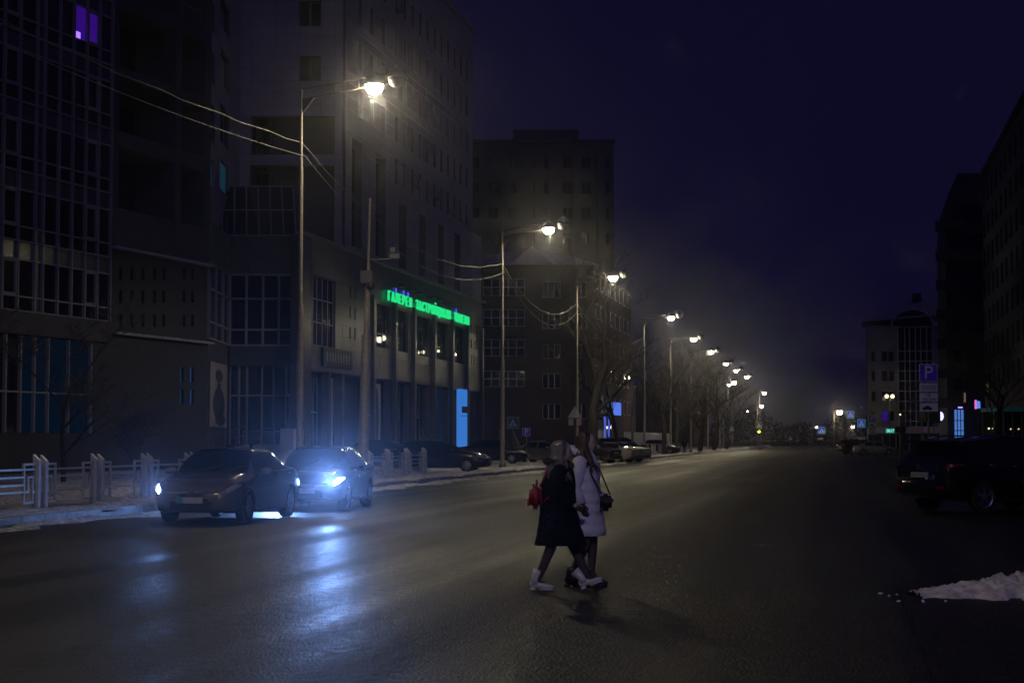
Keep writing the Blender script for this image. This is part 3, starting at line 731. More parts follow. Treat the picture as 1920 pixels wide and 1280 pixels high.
# ---------- C: brown brick apartment house beyond the cross street
yC = 180.0
fC = Fac(((904 - 960) / F * yC, yC), 90)
bC = thing('brick_apartment_house', 'brown brick five storey apartment house with glazed balconies', 'building', fC.P0, fC.rz)
def build_c():
    f = fC; X = f.x; L = X(1112); zt = f.z(1000, 497)
    wins = []
    for y0, y1 in ((528, 558), (588, 616), (645, 672), (700, 728), (757, 785)):
        wins.append((X(1017), X(1051), f.z(1000, y1), f.z(1000, y0)))
        wins.append((X(1080), X(1100), f.z(1000, y1), f.z(1000, y0)))
    loge = []
    for y0, y1 in ((522, 555), (580, 612), (636, 668), (695, 725)):
        loge.append((X(906), X(984), f.z(1000, y1), f.z(1000, y0)))
    wall('wall', bC, -1.5, L, 0.0, zt, wins + loge, 0.0, .5, m_brown)
    for i, h in enumerate(wins): window(bC, *h, .15, m_wframe, m_pane, 3 if i % 2 == 0 else 2, 1, .1)
    for h in loge: window(bC, *h, -.15, m_wframe, m_pane, 5, 2, .1, name='balcony_glazing'); box('balcony_parapet', bC, h[0], h[1], -.25, .0, h[2] - .9, h[2] - .01, m_brown)
    box('core', bC, -1.4, L - .1, .51, 28, 0.0, zt - .1, m_dark)
    # roof with a pale gable
    m_roof = mat('metal_roof', (0.3, 0.3, 0.32), 0.5, var=.2, scale=1)
    zr = f.z(1000, 470)
    vs_ = [(-2, -.5, zt), (L + .6, -.5, zt), (L + .6, 20, zt), (-2, 20, zt), (3, 8, zt + 2.4), (L - 4, 8, zt + 2.4)]
    mesh('roof', vs_, [(0, 1, 5, 4), (1, 2, 5), (2, 3, 4, 5), (3, 0, 4), (0, 3, 2, 1)], m_roof, bC)
    xg0, xg1 = X(955), X(1040)
    mesh('gable', [(xg0, -.4, zt + .02), (xg1, -.4, zt + .02), ((xg0 + xg1) / 2, -.4, zt + 1.9), (xg0, .4, zt + .02), (xg1, .4, zt + .02), ((xg0 + xg1) / 2, .4, zt + 1.9)], [(0, 1, 2), (3, 5, 4), (0, 2, 5, 3), (1, 4, 5, 2)], m_stone, bC)
    box('chimney', bC, X(986), X(999), 5, 6.2, zt + 1, zt + 3.6, m_brown); box('chimney', bC, X(1062), X(1072), 5, 6.2, zt + 1, zt + 3.2, m_brown)
    # street side wing
    g = Fac((f.w(L, 0, 0).x, f.w(L, 0, 0).y), 10.2)
    def gb_(name, x0, x1, y0, y1, z0, z1, m_):
        o = box(name, bC, 0, 1, 0, 1, 0, 1, m_); q = g.w((x0 + x1) / 2, (y0 + y1) / 2, (z0 + z1) / 2); d = q - f.P0; o.location = (d.x, d.y, d.z); o.rotation_euler = (0, 0, g.rz - f.rz); o.scale = (x1 - x0, abs(y1 - y0), z1 - z0); return o
    gb_('wing', .05, 34, .02, 14, 0, zt - .2, m_brown)
    for k in range(8):
        for j in range(5):
            x_ = 2 + k * 4; w_ = gb_('window', x_, x_ + 1.6, -.05, .015, 4.4 + j * 3.1, 6.0 + j * 3.1, m_wframe)
            gb_('pane', x_ + .12, x_ + .74, -.07, -.052, 4.5 + j * 3.1, 5.9 + j * 3.1, e_teal if (k, j) == (1, 0) else m_pane); gb_('pane', x_ + .86, x_ + 1.48, -.07, -.052, 4.5 + j * 3.1, 5.9 + j * 3.1, e_teal if (k, j) == (1, 0) else m_pane)
    e_bs = emat('blue_shop', (0.12, 0.2, 1.0), .55)
    gb_('shop_front', .6, 7.5, -.12, .015, .6, 3.6, m_stone)
    for k in range(4): gb_('shop_panel', 8.2 + k * 1.5, 9.3 + k * 1.5, -.12, .015, .4, 4.0, e_bs if k in (0, 2) else m_pane)
    gb_('sign_box', 15, 18.5, -.6, .015, 4.2, 5.6, emat('blue_sign_box', (0.12, 0.25, 1.0), .8)); gb_('canopy', .6, 14, -1.6, -.13, 3.95, 4.1, m_black)
build_c()

# ---------- D: dim tower behind, E: far blocks, F/G: right side
def block(name, label, f, L, depth, zt, m_, rows, cols_, parts=None, zb=3.2, ww=1.3, hh=1.5, lit=None, fr=None, cat='building'):
    b = thing(name, label, cat, f.P0, f.rz)
    holes = []
    for r in range(rows):
        for c in range(cols_):
            x_ = L * (c + .5) / cols_ - ww / 2; z_ = zb + (zt - zb - .6) * r / rows + .6; holes.append((x_, x_ + ww, z_, z_ + hh))
    wall('wall', b, 0, L, 0, zt, holes, 0, .4, m_)
    for i, h in enumerate(holes): window(b, *h, .15, fr or m_core, (lit or {}).get(i, m_pane), 2, 1, .1)
    box('core', b, .02, L - .02, .41, depth, 0, zt - .02, m_dark if depth < 3 else m_)
    box('cornice', b, -.2, L + .2, -.25, depth, zt + .002, zt + .4, m_)
    return b
yD = 236.0; fD = Fac(((872 - 960) / F * yD, yD), 90)
bD = block('stepped_tower', 'dim stepped high-rise fading into the haze behind the brick house', fD, fD.x(1152), 16, fD.z(1000, 268), m_concrete, 11, 8)
za, zb_ = fD.z(1000, 268) + .4, fD.z(1000, 244)
box('crown', bD, fD.x(962), fD.x(1085), -.3, 12, za, zb_, m_concrete)
for px in (940, 985, 1030, 1075, 1120): box('bay', bD, fD.x(px), fD.x(px + 16), -1.0, -.003, 3, fD.z(1000, 290), m_concrete)
# far low buildings on the left side beyond the trees
m_pale = mat('pale_render', (0.15, 0.15, 0.165), 0.8, var=.15, scale=.8)
q = S(268, -34); f = Fac((q.x, q.y), 10.2)
block('corner_house', 'low pale house with small blue lit windows behind bare trees', f, 40, 14, 10.5, m_pale, 3, 9, lit={19: e_blue, 20: e_blue, 22: e_blue, 12: e_blue, 23: e_blue})
q = S(380, -30); f = Fac((q.x, q.y), 10.2)
block('far_left_block', 'distant four storey block at the far left end of the street', f, 50, 14, 13, m_brown, 4, 10)
# hoarding of pale panels
hd = thing('site_hoarding', 'pale blue-grey panel hoarding behind the far pavement', 'fence', S(205, -24), math.pi / 2 - A)
m_hoard = mat('hoarding_sheet', (0.3, 0.33, 0.42), 0.6, var=.1, scale=1)
for k in range(24): box('panel', hd, k * 2.5 + .02, k * 2.5 + 2.46, -.03 - .01 * (k % 2), .03, .1, 2.5, m_hoard)
for k in range(25): box('post', hd, k * 2.5 - .04, k * 2.5 + .04, .04, .14, 0, 2.55, m_metal)

# ---------- F: far right building with an arched glazed centre
yF_ = 270.0; fF = Fac(((1627 - 960) / F * yF_, yF_), 100.2)
def build_f():
    f = fF; X = f.x; b = thing('arched_front_building', 'far six storey building with an arched glazed front, right of the street', 'building', f.P0, f.rz)
    zt = f.z(1700, 610); L = X(1792); zc0, zc1 = f.z(1700, 812), f.z(1700, 800)
    holes = []
    rows = [(y0, y0 + 19) for y0 in (658, 695, 733, 770)]
    for y0, y1 in rows:
        for p0, p1 in ((1634, 1641), (1653, 1664), (1666, 1676)): holes.append((X(p0), X(p1), f.z(1700, y1), f.z(1700, y0)))
    wall('wall', b, 0, X(1684), zc1, zt, holes, 0, .4, m_pale)
    for i, h in enumerate(holes): window(b, *h, .12, m_core, m_pane, 1, 1, .1, lit={(0, 0): e_purple} if i == 10 else None)
    # glazed bay
    xs = [X(p) for p in (1684, 1697, 1706, 1717, 1727, 1738, 1749)]; zs = [zc1]
    for y0, y1 in rows[::-1]: zs += [f.z(1700, y1), f.z(1700, y0)]
    zs = sorted(set(zs)) + [zt - .2]
    for a in xs: box('mullion', b, a - .09, a + .09, -.1, .2, zc1, zt - .2, m_frame)
    for z_ in zs: box('transom', b, xs[0], xs[-1], -.08, .19, z_ - .07, z_ + .07, m_frame)
    for a, c in zip(xs, xs[1:]):
        for p, q in zip(zs, zs[1:]): box('pane', b, a + .09, c - .09, .05, .08, p + .07, q - .07, m_pane)
    box('wall', b, X(1750), L, 0, .4, zc1, zt, m_pale)
    # arch gable over the glazing
    bm = bmesh.new(); cx = X(1712); w_ = X(1752) - cx; n = 16
    ring = []
    for k in range(n + 1):
        q = math.pi * k / n; ring.append((cx - w_ * math.cos(q), zt - .2 + 2.6 * math.sin(q)))
    for (xa, za), (xb, zb2) in zip(ring, ring[1:]): tube(bm, [(xa, -.1, za), (xb, -.1, zb2)], .18, 5)
    bmobj('arch', bm, m_stone, b)
    mesh('arch_infill', [(x_, .1, z_) for x_, z_ in ring] + [(cx + w_, .1, zt - .3), (cx - w_, .1, zt - .3)], [tuple(range(n + 3))], m_pane, b)
    box('cornice', b, -.2, L, -.4, .3, zc0, zc1 - .01, m_stone)
    for a, c in zip((1630, 1655, 1680, 1705, 1730, 1755), (1652, 1677, 1702, 1727, 1752, 1788)): box('shop_pane', b, X(a), X(c), .1, .2, .5, zc0 - .3, m_pane); box('pier', b, X(c) + .02, X(c) + .22, -.05, .3, 0, zc0 - .01, m_pale)
    box('core', b, .05, L - .05, .45, 14, 0, zt, m_dark)
    zr = f.z(1700, 560)
    mesh('roof', [(-.6, -.6, zt + .6), (L + .5, -.6, zt + 1.6), (L + .5, 14, zt + 1.6), (-.6, 14, zt + .6), (X(1700), 6, zr), (X(1770), 6, zr + .5)], [(0, 1, 5, 4), (1, 2, 5), (2, 3, 4, 5), (3, 0, 4), (0, 3, 2, 1)], mat('metal_roof', (0.3, 0.3, 0.32), 0.5), b)
    box('chimney', b, X(1716), X(1732), 5, 7, zr - 1.5, zr + 1.2, m_dbrick)
build_f()
# ---------- G: dark tall block on the right
q = plane_pt(1846, 12.0); yG = q[1]
near = S(70, 12.0); f = Fac((q[0], q[1]), 190.2)
Lg = (near - f.P0).dot(f.e)
bG = block('dark_corner_block', 'tall unlit block rising at the right edge of the picture', f, Lg, 16, f.z(1846, 328), m_dbrick, 7, 22, zb=5)
yT = 166.0; fT = Fac(((1776 - 960) / F * yT, yT), 100.2)
bT = thing('dark_tower', 'unlit tower with sloping shoulders left of the tall right-hand block', 'building', fT.P0, fT.rz)
zt = fT.z(1820, 325); LT = fT.x(1846) + 8
mesh('wall', [(0, 0, 0), (LT, 0, 0), (LT, 0, zt), (fT.x(1800), 0, zt), (fT.x(1783), 0, fT.z(1783, 372)), (0, 0, fT.z(1780, 425))] + [(0, 14, 0), (LT, 14, 0), (LT, 14, zt), (fT.x(1800), 14, zt), (fT.x(1783), 14, fT.z(1783, 372)), (0, 14, fT.z(1780, 425))],
     [(0, 1, 2, 3, 4, 5), (6, 11, 10, 9, 8, 7), (0, 5, 11, 6), (1, 7, 8, 2), (2, 8, 9, 3), (3, 9, 10, 4), (4, 10, 11, 5)], m_dbrick, bT)
for k in range(7):
    for j, px in enumerate((1786, 1808, 1830)):
        z_ = 6 + k * 2.6
        if z_ + 1.6 > zt - 2: continue
        o = window(bT, fT.x(px), fT.x(px) + .9, z_, z_ + 1.5, -.1, m_concrete, m_pane, 1, 1, .08)
# balcony ledges on its left edge
for k in range(7): box('balcony', bT, -.9, 1.6, -1.1, -.11, 4.5 + k * 2.7, 5.4 + k * 2.7, m_dbrick)
# ground floor lights of the right-hand blocks
def wallthing(name, label, cat, px, py, Y, group=None): return thing(name, label, cat, atY(px, py, Y), 0, group)
e_bluecol = emat('blue_strip', (0.13, 0.34, 1.0), .55); e_violet = emat('violet_sign', (0.42, 0.3, 1.0), 1.6); e_magenta = emat('magenta_neon', (0.4, 0.0, 0.8), .35)
t_ = wallthing('lit_shop_entrance', 'shop entrance of tall blue lit glass strips on the right', 'entrance', 1790, 820, 164); s_ = 164 / F
for k in range(3): box('glass_strip', t_, (0 + k * 6.2) * s_, (4.6 + k * 6.2) * s_, 0, .1, -1.0, 52 * s_, e_bluecol)
for k in range(4): box('post', t_, (-1.4 + k * 6.2) * s_, (-.3 + k * 6.2) * s_, -.1, .12, -1.4, 54 * s_, m_black)
for z_ in (.6, 1.5): box('crossbar', t_, -1.4 * s_, 18 * s_, -.06, .0 - .002, z_, z_ + .07, m_black)
box('fascia', t_, -3 * s_, 20 * s_, -.2, .15, 54.2 * s_, 58 * s_, m_black); box('fascia_light', t_, 6 * s_, 14 * s_, -.3, -.21, 55 * s_, 57.5 * s_, e_violet)
for i, (px, py, lab) in enumerate(((1766, 780, 'glowing white half-round sign beside the blue lit entrance'), (1833, 758, 'glowing blue and pink hanging sign above the black car'))):
    t_ = wallthing('projecting_sign', lab, 'sign', px, py, 150); r_ = 8.5 * 150 / F; n = 14
    if i == 0:
        ring = [(-r_ * .35 + (r_ * .75) * math.sin(math.pi * k / n), r_ * math.cos(math.pi * k / n)) for k in range(n + 1)]
        vs_ = [(x_, 0, z_) for x_, z_ in ring] + [(x_, .15, z_) for x_, z_ in ring]; N = n + 1
        mesh('face', vs_, [tuple(range(N)), tuple(range(2 * N - 1, N - 1, -1))] + [(k, (k + 1) % N, (k + 1) % N + N, k + N) for k in range(N)], emat('white_sign', (0.6, 0.65, 1.0), 1.8), t_)
        box('edge', t_, -r_ * .55, -r_ * .36, -.02, .17, -r_, r_, emat('pink_edge', (1.0, .2, .8), .8))
    else:
        box('edge', t_, -r_ * .55, -r_ * .2, -.02, .17, -r_, r_, emat('pink_edge', (1.0, .2, .8), .8)); box('face', t_, -r_ * .19, r_ * .6, 0, .15, -r_ * .85, r_ * .75, emat('blue_face', (0.1, .3, 1.0), .9))
    box('arm', t_, -r_ * .3, .02 - r_ * .3, .17, 1.2, -.05, .05, m_black)
t_ = wallthing('neon_window', 'faint magenta neon outline of a shop window behind the parked SUV', 'sign', 1734, 817, 175); s_ = 175 / F
for a in ((-4.5, -3.6, -10, 10), (-3.6, 4.5, 9, 10), (-3.6, 4.5, -10, -9)): box('neon_tube', t_, a[0] * s_, a[1] * s_, 0, .06, a[2] * s_, a[3] * s_, e_magenta)
# kiosk under a flat canopy at the right edge
t_ = wallthing('glazed_kiosk', 'glazed shop porch with a flat teal-edged canopy at the right edge', 'porch', 1863, 824, 118); s_ = 118 / F; t_.location.z = 0
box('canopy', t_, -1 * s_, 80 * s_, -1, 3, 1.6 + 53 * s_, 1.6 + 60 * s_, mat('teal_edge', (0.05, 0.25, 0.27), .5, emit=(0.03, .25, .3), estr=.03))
for k in range(5): box('post', t_, (1 + k * 17) * s_, (3.5 + k * 17) * s_, 0, .12, 0, 1.6 + 53 * s_, m_frame)
for k in range(4): box('pane', t_, (3.6 + k * 17) * s_, (17.9 + k * 17) * s_, .04, .08, .1, 1.6 + 52.9 * s_, m_glass)
box('back_wall', t_, 0, 80 * s_, 2.6, 2.8, 0, 1.6 + 53 * s_, m_dbrick)
m_bulb2 = emat('small_bulb', (1.0, 0.8, 0.5), 3.5)
for i, (px, py, lab) in enumerate(((1854, 803, 'left one of two small bulbs left of the porch'), (1862, 803, 'right one of two small bulbs left of the porch'), (1895, 804, 'small warm bulb inside the porch, beside a post'), (1910, 804, 'small warm bulb at the right end of the porch'), (1854, 706, 'small warm wall light high on the dark right block'))):
    t_ = wallthing('small_bulb', lab, 'light', px, py, 119.5 if i != 4 else 115, 'small warm bulbs around the porch')
    bm = bmesh.new(); bmesh.ops.create_icosphere(bm, subdivisions=1, radius=.055); bmobj('bulb', bm, m_bulb2, t_); box('holder', t_, -.03, .03, -.03, .03, .05, .12, m_black)
for i, (px, py, h, lab) in enumerate(((1809, 745, 10, 'narrow dim lit stair window left of the hanging sign'), (1851, 728, 12, 'narrow dim lit stair window under the high wall light'))):
    t_ = wallthing('stair_window', lab, 'window', px, py, 112); s_ = 112 / F
    box('frame', t_, -2.2 * s_, 2.2 * s_, 0, .1, -h * s_, h * s_, m_black); box('pane', t_, -1.6 * s_, 1.6 * s_, -.03, -.002, -h * .9 * s_, h * .9 * s_, emat('stair_glow', (1.0, .7, .35), .12))
# ================================================================== street lamps, cables
FT = -16.86        # line of poles and fence
m_pole = mat('pole_steel', (0.15, 0.135, 0.12), 0.6, metal=0.1, var=.25, scale=6)
m_house = mat('lamp_housing', (0.12, 0.12, 0.13), 0.4, metal=.5)
m_bowl_off = mat('lamp_bowl_off', (0.35, 0.35, 0.36), 0.1)
LCOL = (1.0, 0.86, 0.56)
e_bowl = emat('lamp_glow', LCOL, 120)
e_bowl2 = emat('lamp_glow_far', (1.0, 0.8, 0.55), 90)
LAMP_W = 1250
def bowl_profile(): return [(.02, -.3), (.15, -.27), (.25, -.18), (.295, -.04), (.295, .0)]
def pole_at(px):
    p = (px - 960) / F; k = FT / (p * V.x + V.y); return Vector((p * k, k, 0))
def street_lamp(base, zl, label, power=LAMP_W, col=LCOL, lit=(True, False), arms=(2.4, 3.15), lean=0.0, em=None, glow=1.0, arm_h=.32):
    b = thing('street_lamp', label, 'street lamp', base, -A, 'street lamps along the left pavement')
    # local x points over the road
    h = zl - .05
    bm = bmesh.new(); lathe(bm, [(.17, 0), (.17, .25), (.115, .3), (.105, h * .45), (.075, h * .46), (.07, h * .8), (.045, h * .81), (.042, h)], 12)
    if lean:
        for v in bm.verts: v.co.x += lean * v.co.z / h
    bmobj('pole', bm, m_pole, b, True)
    x0 = lean; rise = .145
    tubeobj('arm', [(x0, 0, h), (x0 + arms[1] + .1, 0, h + (arms[1] + .1) * rise)], .03, m_pole, b, 6)
    tubeobj('arm', [(x0, 0, h - arm_h), (x0 + arms[1] - .2, 0, h - arm_h + (arms[1] - .2) * rise)], .026, m_pole, b, 6)
    bm = bmesh.new(); vs_ = [(x0, -.02, h - arm_h), (x0 + .45, -.02, h - arm_h + .06), (x0, -.02, h - arm_h - .5)]
    a = [bm.verts.new(v) for v in vs_]; c = [bm.verts.new((v[0], .02, v[2])) for v in vs_]
    bm.faces.new(a); bm.faces.new(c[::-1])
    for k in range(3): bm.faces.new((a[k], a[(k + 1) % 3], c[(k + 1) % 3], c[k]))
    bmobj('gusset', bm, m_pole, b)
    for q in (1.1, 1.9): tubeobj('strut', [(x0 + q, 0, h - arm_h + q * rise), (x0 + q, 0, h + q * rise)], .018, m_pole, b, 5)
    for k, q in enumerate(arms):
        L = lit[k]; zc = h + q * rise - .22 if k else zl
        bm = bmesh.new(); lathe(bm, [(.31, 0), (.34, .02), (.33, .12), (.25, .25), (.12, .33), (.06, .42)], 16)
        hd = bmobj('lamp_head', bm, m_house, b, True, loc=(x0 + q, 0, zc))
        bm = bmesh.new(); lathe(bm, bowl_profile(), 16); bmobj('bowl', bm, (em or e_bowl) if L else m_bowl_off, hd, True)
        if L and power:
            l = bpy.data.lights.new('lamp_light', 'SPOT'); l.spot_size = R(176); l.spot_blend = .25; l.energy = power; l.color = col; l.shadow_soft_size = .2
            o = bpy.data.objects.new('lamp_light', l); COL.objects.link(o); o.parent = b; o.location = (x0 + q, 0, zc - .36)
    return b
WIRE = []
lampspec = [(562, 712, 165, 'tall street lamp nearest the fence with glaring head above the stone building', 0),
            (942, 1047, 430, 'street lamp with glaring head between the podium and the brick house', 0),
            (1082, 1161, 520, 'street lamp carrying a warning sign before the bare tree', 0),
            (1208, 1270, 595, 'street lamp right behind the silver parked cars', 0),
            (1257, 1308, 635, 'street lamp just before the metal barrier on the far pavement', 0),
            (1295, 1338, 659, 'street lamp sixth along the left kerb', 0),
            (1327, 1355, 681, 'street lamp seventh along the left kerb, among bare trees', 0),
            (1349, 1378, 694, 'street lamp eighth along the left kerb', 0),
            (1372, 1399, 706, 'street lamp ninth along the left kerb', 0)]
POLES = []
for px, lx, ly, lab, ln in lampspec:
    b0 = pole_at(px); r = ray(lx, ly); zl = CAMZ + r.z / r.y * b0.y
    POLES.append((b0, zl)); street_lamp(b0 + Vector((0, 0, SZ)), zl - SZ, lab)
# the row goes on towards and behind the camera
s1, t1 = ST(POLES[0][0]); 
for k, s_ in enumerate((s1 - 36,)):
    b0 = S(s_, FT); POLES.insert(0, (b0, 11.9)) if k == 0 else None
    street_lamp(b0 + Vector((0, 0, SZ)), 11.8, ('street lamp left of the picture beside the crossing', 'street lamp behind the crossing on the left')[k], power=900)
e_cool = emat('lamp_glow_cool', (1.0, .88, .88), 60)
o = street_lamp(S(-5, 3.2), 11.0, 'street lamp on the right behind the viewer', em=e_cool, power=2500, col=(1.0, .88, .92)); o.rotation_euler = (0, 0, math.pi - A)
# far lamps past the junction
def far_lamp(px, py, Y, label, h=None, em=e_bowl2, power=0, col=(1.0, .78, .52), r=1.0):
    p = atY(px, py, Y); b = thing('street_lamp', label, 'street lamp', (p.x, p.y, 0), 0, 'street lamps around the far junction')
    bm = bmesh.new(); lathe(bm, [(.14, 0), (.1, .4), (.05, p.z + .3)], 8); bmobj('pole', bm, m_pole, b, True, loc=(-1.0, 0, 0))
    tubeobj('arm', [(-1.0, 0, p.z + .3), (-.1, 0, p.z + .42)], .035, m_pole, b, 5)
    bm = bmesh.new(); lathe(bm, [(.25, 0), (.27, .02), (.2, .2), (.05, .36)], 12); hd = bmobj('lamp_head', bm, m_house, b, True, loc=(0, 0, p.z + .1))
    bm = bmesh.new(); lathe(bm, [(a * 1.3 * r, c * 1.5 * r) for a, c in bowl_profile()], 12); bmobj('bowl', bm, em, hd, True)
    if power:
        l = bpy.data.lights.new('lamp_light', 'SPOT'); l.spot_size = R(176); l.spot_blend = .25; l.energy = power; l.color = col; l.shadow_soft_size = .3
        o = bpy.data.objects.new('lamp_light', l); COL.objects.link(o); o.parent = b; o.location = (0, 0, p.z - .36)
far_lamp(1433, 737, 385, 'upper lamp of the pair right of the far traffic light', power=600)
far_lamp(1428, 761, 400, 'lower lamp of the pair right of the far traffic light', power=350)
far_lamp(1574, 772, 330, 'lone bright lamp on the right of the far junction', power=600, r=1.3)
far_lamp(1376, 717, 300, 'larger of two lamps glowing through the bare crowns', power=500, col=LCOL, em=e_bowl)
far_lamp(1367, 721, 310, 'smaller of two lamps glowing through the bare crowns', power=0, col=LCOL, em=e_bowl, r=.8)
far_lamp(1402, 771, 420, 'tiny distant lamp left of the far traffic light', power=0, r=.6)
far_lamp(1599, 800, 390, 'small low lamp beside the dark spruce', power=0, r=.8)
far_lamp(1531, 801, 400, 'tiny lamp left of the far crossing sign', power=0, r=.55)
# bent double lantern by the arched building
p = atY(1668, 744, 262); b = thing('lantern_post', 'ornate two-lantern street post before the arched building', 'street lamp', (p.x, p.y, 0))
bm = bmesh.new(); lathe(bm, [(.16, 0), (.12, .6), (.06, p.z + .9)], 8); bmobj('pole', bm, m_black, b, True)
for dx in (-.42, .42):
    tubeobj('bracket', [(0, 0, p.z + .6), (dx, 0, p.z + .8), (dx, 0, p.z + .4)], .03, m_black, b, 5)
    bm = bmesh.new(); bmesh.ops.create_icosphere(bm, subdivisions=2, radius=.28); bmobj('globe', bm, emat('lantern_globe', (1.0, .75, .4), 4 if dx < 0 else 4), b, True, loc=(dx, 0, p.z + .1))
tubeobj('finial', [(0, 0, p.z + .9), (0, 0, p.z + 1.5)], [.2, .02], m_black, b, 8)

# second, thicker pole with traffic cameras
pb = S(0, 0); p_ = pole_at(680); b = thing('camera_pole', 'thick steel pole with traffic cameras and a side arm before the podium', 'pole', p_ + Vector((0, 0, SZ)), -A)
hc = CAMZ + ray(685, 380).z / ray(685, 380).y * p_.y
bm = bmesh.new(); lathe(bm, [(.3, 0), (.3, .4), (.2, .45), (.17, 5.2), (.11, 5.25), (.1, 7.0), (.055, 7.05), (.045, hc)], 14)
for v in bm.verts: v.co.x += .25 * v.co.z / hc
bmobj('pole', bm, m_pole, b, True)
z_ = CAMZ + ray(700, 495).z / ray(700, 495).y * p_.y
tubeobj('arm', [(.15, 0, z_), (1.25, 0, z_ + .02)], .03, m_pole, b, 6)
cm = box('camera', b, 1.0, 1.35, -.1, .1, z_ + .03, z_ + .2, m_house); bm = bmesh.new(); bbx(bm, 1.02, 1.2, -.08, .08, z_ + .24, z_ + .42); bmobj('camera', bm, m_house, b)
cb = box('control_box', b, -.05, .38, -.22, -.1, z_ - .85, z_ - .4, m_house); bm = bmesh.new(); bmesh.ops.create_icosphere(bm, subdivisions=2, radius=.16); bmobj('dome_camera', bm, m_black, b, True, loc=(.3, -.1, z_ - .95))
# short stub pole among the trees
b = thing('tall_post', 'bare steel post without a lamp beside the blue lit shop', 'pole', atZ(1186, 861, SZ), 0)
bm = bmesh.new(); lathe(bm, [(.13, 0), (.1, .5), (.08, CAMZ + ray(1186, 645).z / ray(1186, 645).y * b.location.y - SZ)], 10); bmobj('shaft', bm, m_pole, b, True); box('cap', b, -.1, .1, -.1, .1, CAMZ + ray(1186, 645).z / ray(1186, 645).y * b.location.y - SZ, CAMZ + ray(1186, 645).z / ray(1186, 645).y * b.location.y - SZ + .06, m_pole)

# overhead cables pole to pole
m_cable = mat('frosted_cable', (0.2, 0.19, 0.17), .5, metal=.1, var=.5, scale=9)
names = ('beyond the left edge to the first lamp', 'from the first to the second lamp pole', 'from the second to the third lamp pole', 'from the third to the fourth lamp pole', 'from the fourth to the fifth lamp pole', 'from the fifth to the sixth lamp pole')
for i in range(6):
    (a, za), (c, zc) = POLES[i], POLES[i + 1]
    for j, (dz0, dz1, sag, rad) in enumerate(((-1.7, -1.75, 1.5, .013), (-2.15, -2.2, 1.75, .010))):
        if i == 0: sag *= .25
        pts = []
        for k in range(25):
            q = k / 24; p = a.lerp(c, q); wob = .03 * math.sin(k * 2.1) if j == 0 else 0
            pts.append(Vector((p.x, p.y, (za + dz0) * (1 - q) + (zc + dz1) * q - sag * 4 * q * (1 - q) + wob)) + V * (.08 if j else -.05))
        tag(tubeobj('overhead_cable', pts, rad, m_cable, None, 5), ('upper' if j == 0 else 'lower') + ' sagging overhead cable ' + names[i], 'cable', 'cables strung between the lamp poles')

# ================================================================== meander fence along the pavement
m_fence = mat('fence_paint', (0.5, 0.49, 0.47), .45, var=.15, scale=6)
fe = thing('meander_fence', 'pale metal pedestrian fence of slanted slab posts and meander bars along the left kerb', 'fence', S(0, FT, SZ), math.pi / 2 - A)
# local x along street, local y away from the road
def slab_post():
    bm = bmesh.new(); hw, th = .075, .06
    pts = [(-hw, 0), (hw, 0), (hw, 1.14), (-hw, 1.0)]      # y, z : high on the far side
    a = [bm.verts.new((-th, y_, z_)) for y_, z_ in pts]; c = [bm.verts.new((th, y_, z_)) for y_, z_ in pts]
    bm.faces.new(a); bm.faces.new(c[::-1])
    for k in range(4): bm.faces.new((a[k], a[(k + 1) % 4], c[(k + 1) % 4], c[k]))
    bmesh.ops.recalc_face_normals(bm, faces=bm.faces); bmesh.ops.bevel(bm, geom=bm.edges[:], offset=.008, segments=1, affect='EDGES')
    me = bpy.data.meshes.new('post'); bm.to_mesh(me); bm.free(); me.materials.append(m_fence); return me
def hook(mirror, W=2.3):
    bm = bmesh.new(); r = .023
    def bar(x0, z0, x1, z1):
        if mirror: x0, x1 = W - x0, W - x1
        x0, x1 = min(x0, x1), max(x0, x1); z0, z1 = min(z0, z1), max(z0, z1); bbx(bm, x0 - r, x1 + r, -r, r, z0 - r, z1 + r)
    bar(.0, .93, .5, .93); bar(.5, .12, .5, .93 - .048); bar(.08, .12, .5 - .048, .12); bar(.08, .12 + .048, .08, .66); bar(.08 + .048, .66, .3, .66); bar(.3, .35, .3, .66 - .048); bar(-.0, .34, .08 - .048, .34)
    bmesh.ops.recalc_face_normals(bm, faces=bm.faces)
    me = bpy.data.meshes.new('meander'); bm.to_mesh(me); bm.free(); me.materials.append(m_fence); return me
pm, h0, h1 = slab_post(), hook(False), hook(True)
rail_full = unit(m_fence)
s_f0 = ST(pole_at(85))[0]
pitch = 3.05
for i in range(-2, 13):
    x0 = s_f0 + i * pitch
    if i > -2: link('post', pm, fe, (x0 - .38, 0, random.uniform(-.02, .01)), random.uniform(-.02, .02)).rotation_euler[0] = random.uniform(-.012, .012)
    link('post', pm, fe, (x0, 0, random.uniform(-.02, .01)), random.uniform(-.02, .02))
    if i > -2:
        bm = bmesh.new(); 
        for q in ((-.3, -.26, .62, .66), (-.26, -.22, .34, .66), (-.22, -.16, .34, .38), (-.16, -.12, .34, .66), (-.12, -.08, .62, .66)): bbx(bm, x0 + q[0], x0 + q[1] - .002, -.016, .016, q[2], q[3])
        bmobj('link_bar', bm, m_fence, fe)
    if i == 12: break
    xa = x0 + .06; W = 2.49
    link('meander', h0, fe, (xa, 0, 0)); link('meander', h1, fe, (xa + W - 2.3, 0, 0))
    for z_, e in ((.82, 0), (.66, .5), (.5, .5), (.35, .3)): box('rail', fe, xa + e + (.018 if e else 0), xa + W - e - (.018 if e else 0), -.018, .018, z_ - .021, z_ + .021, m_fence)
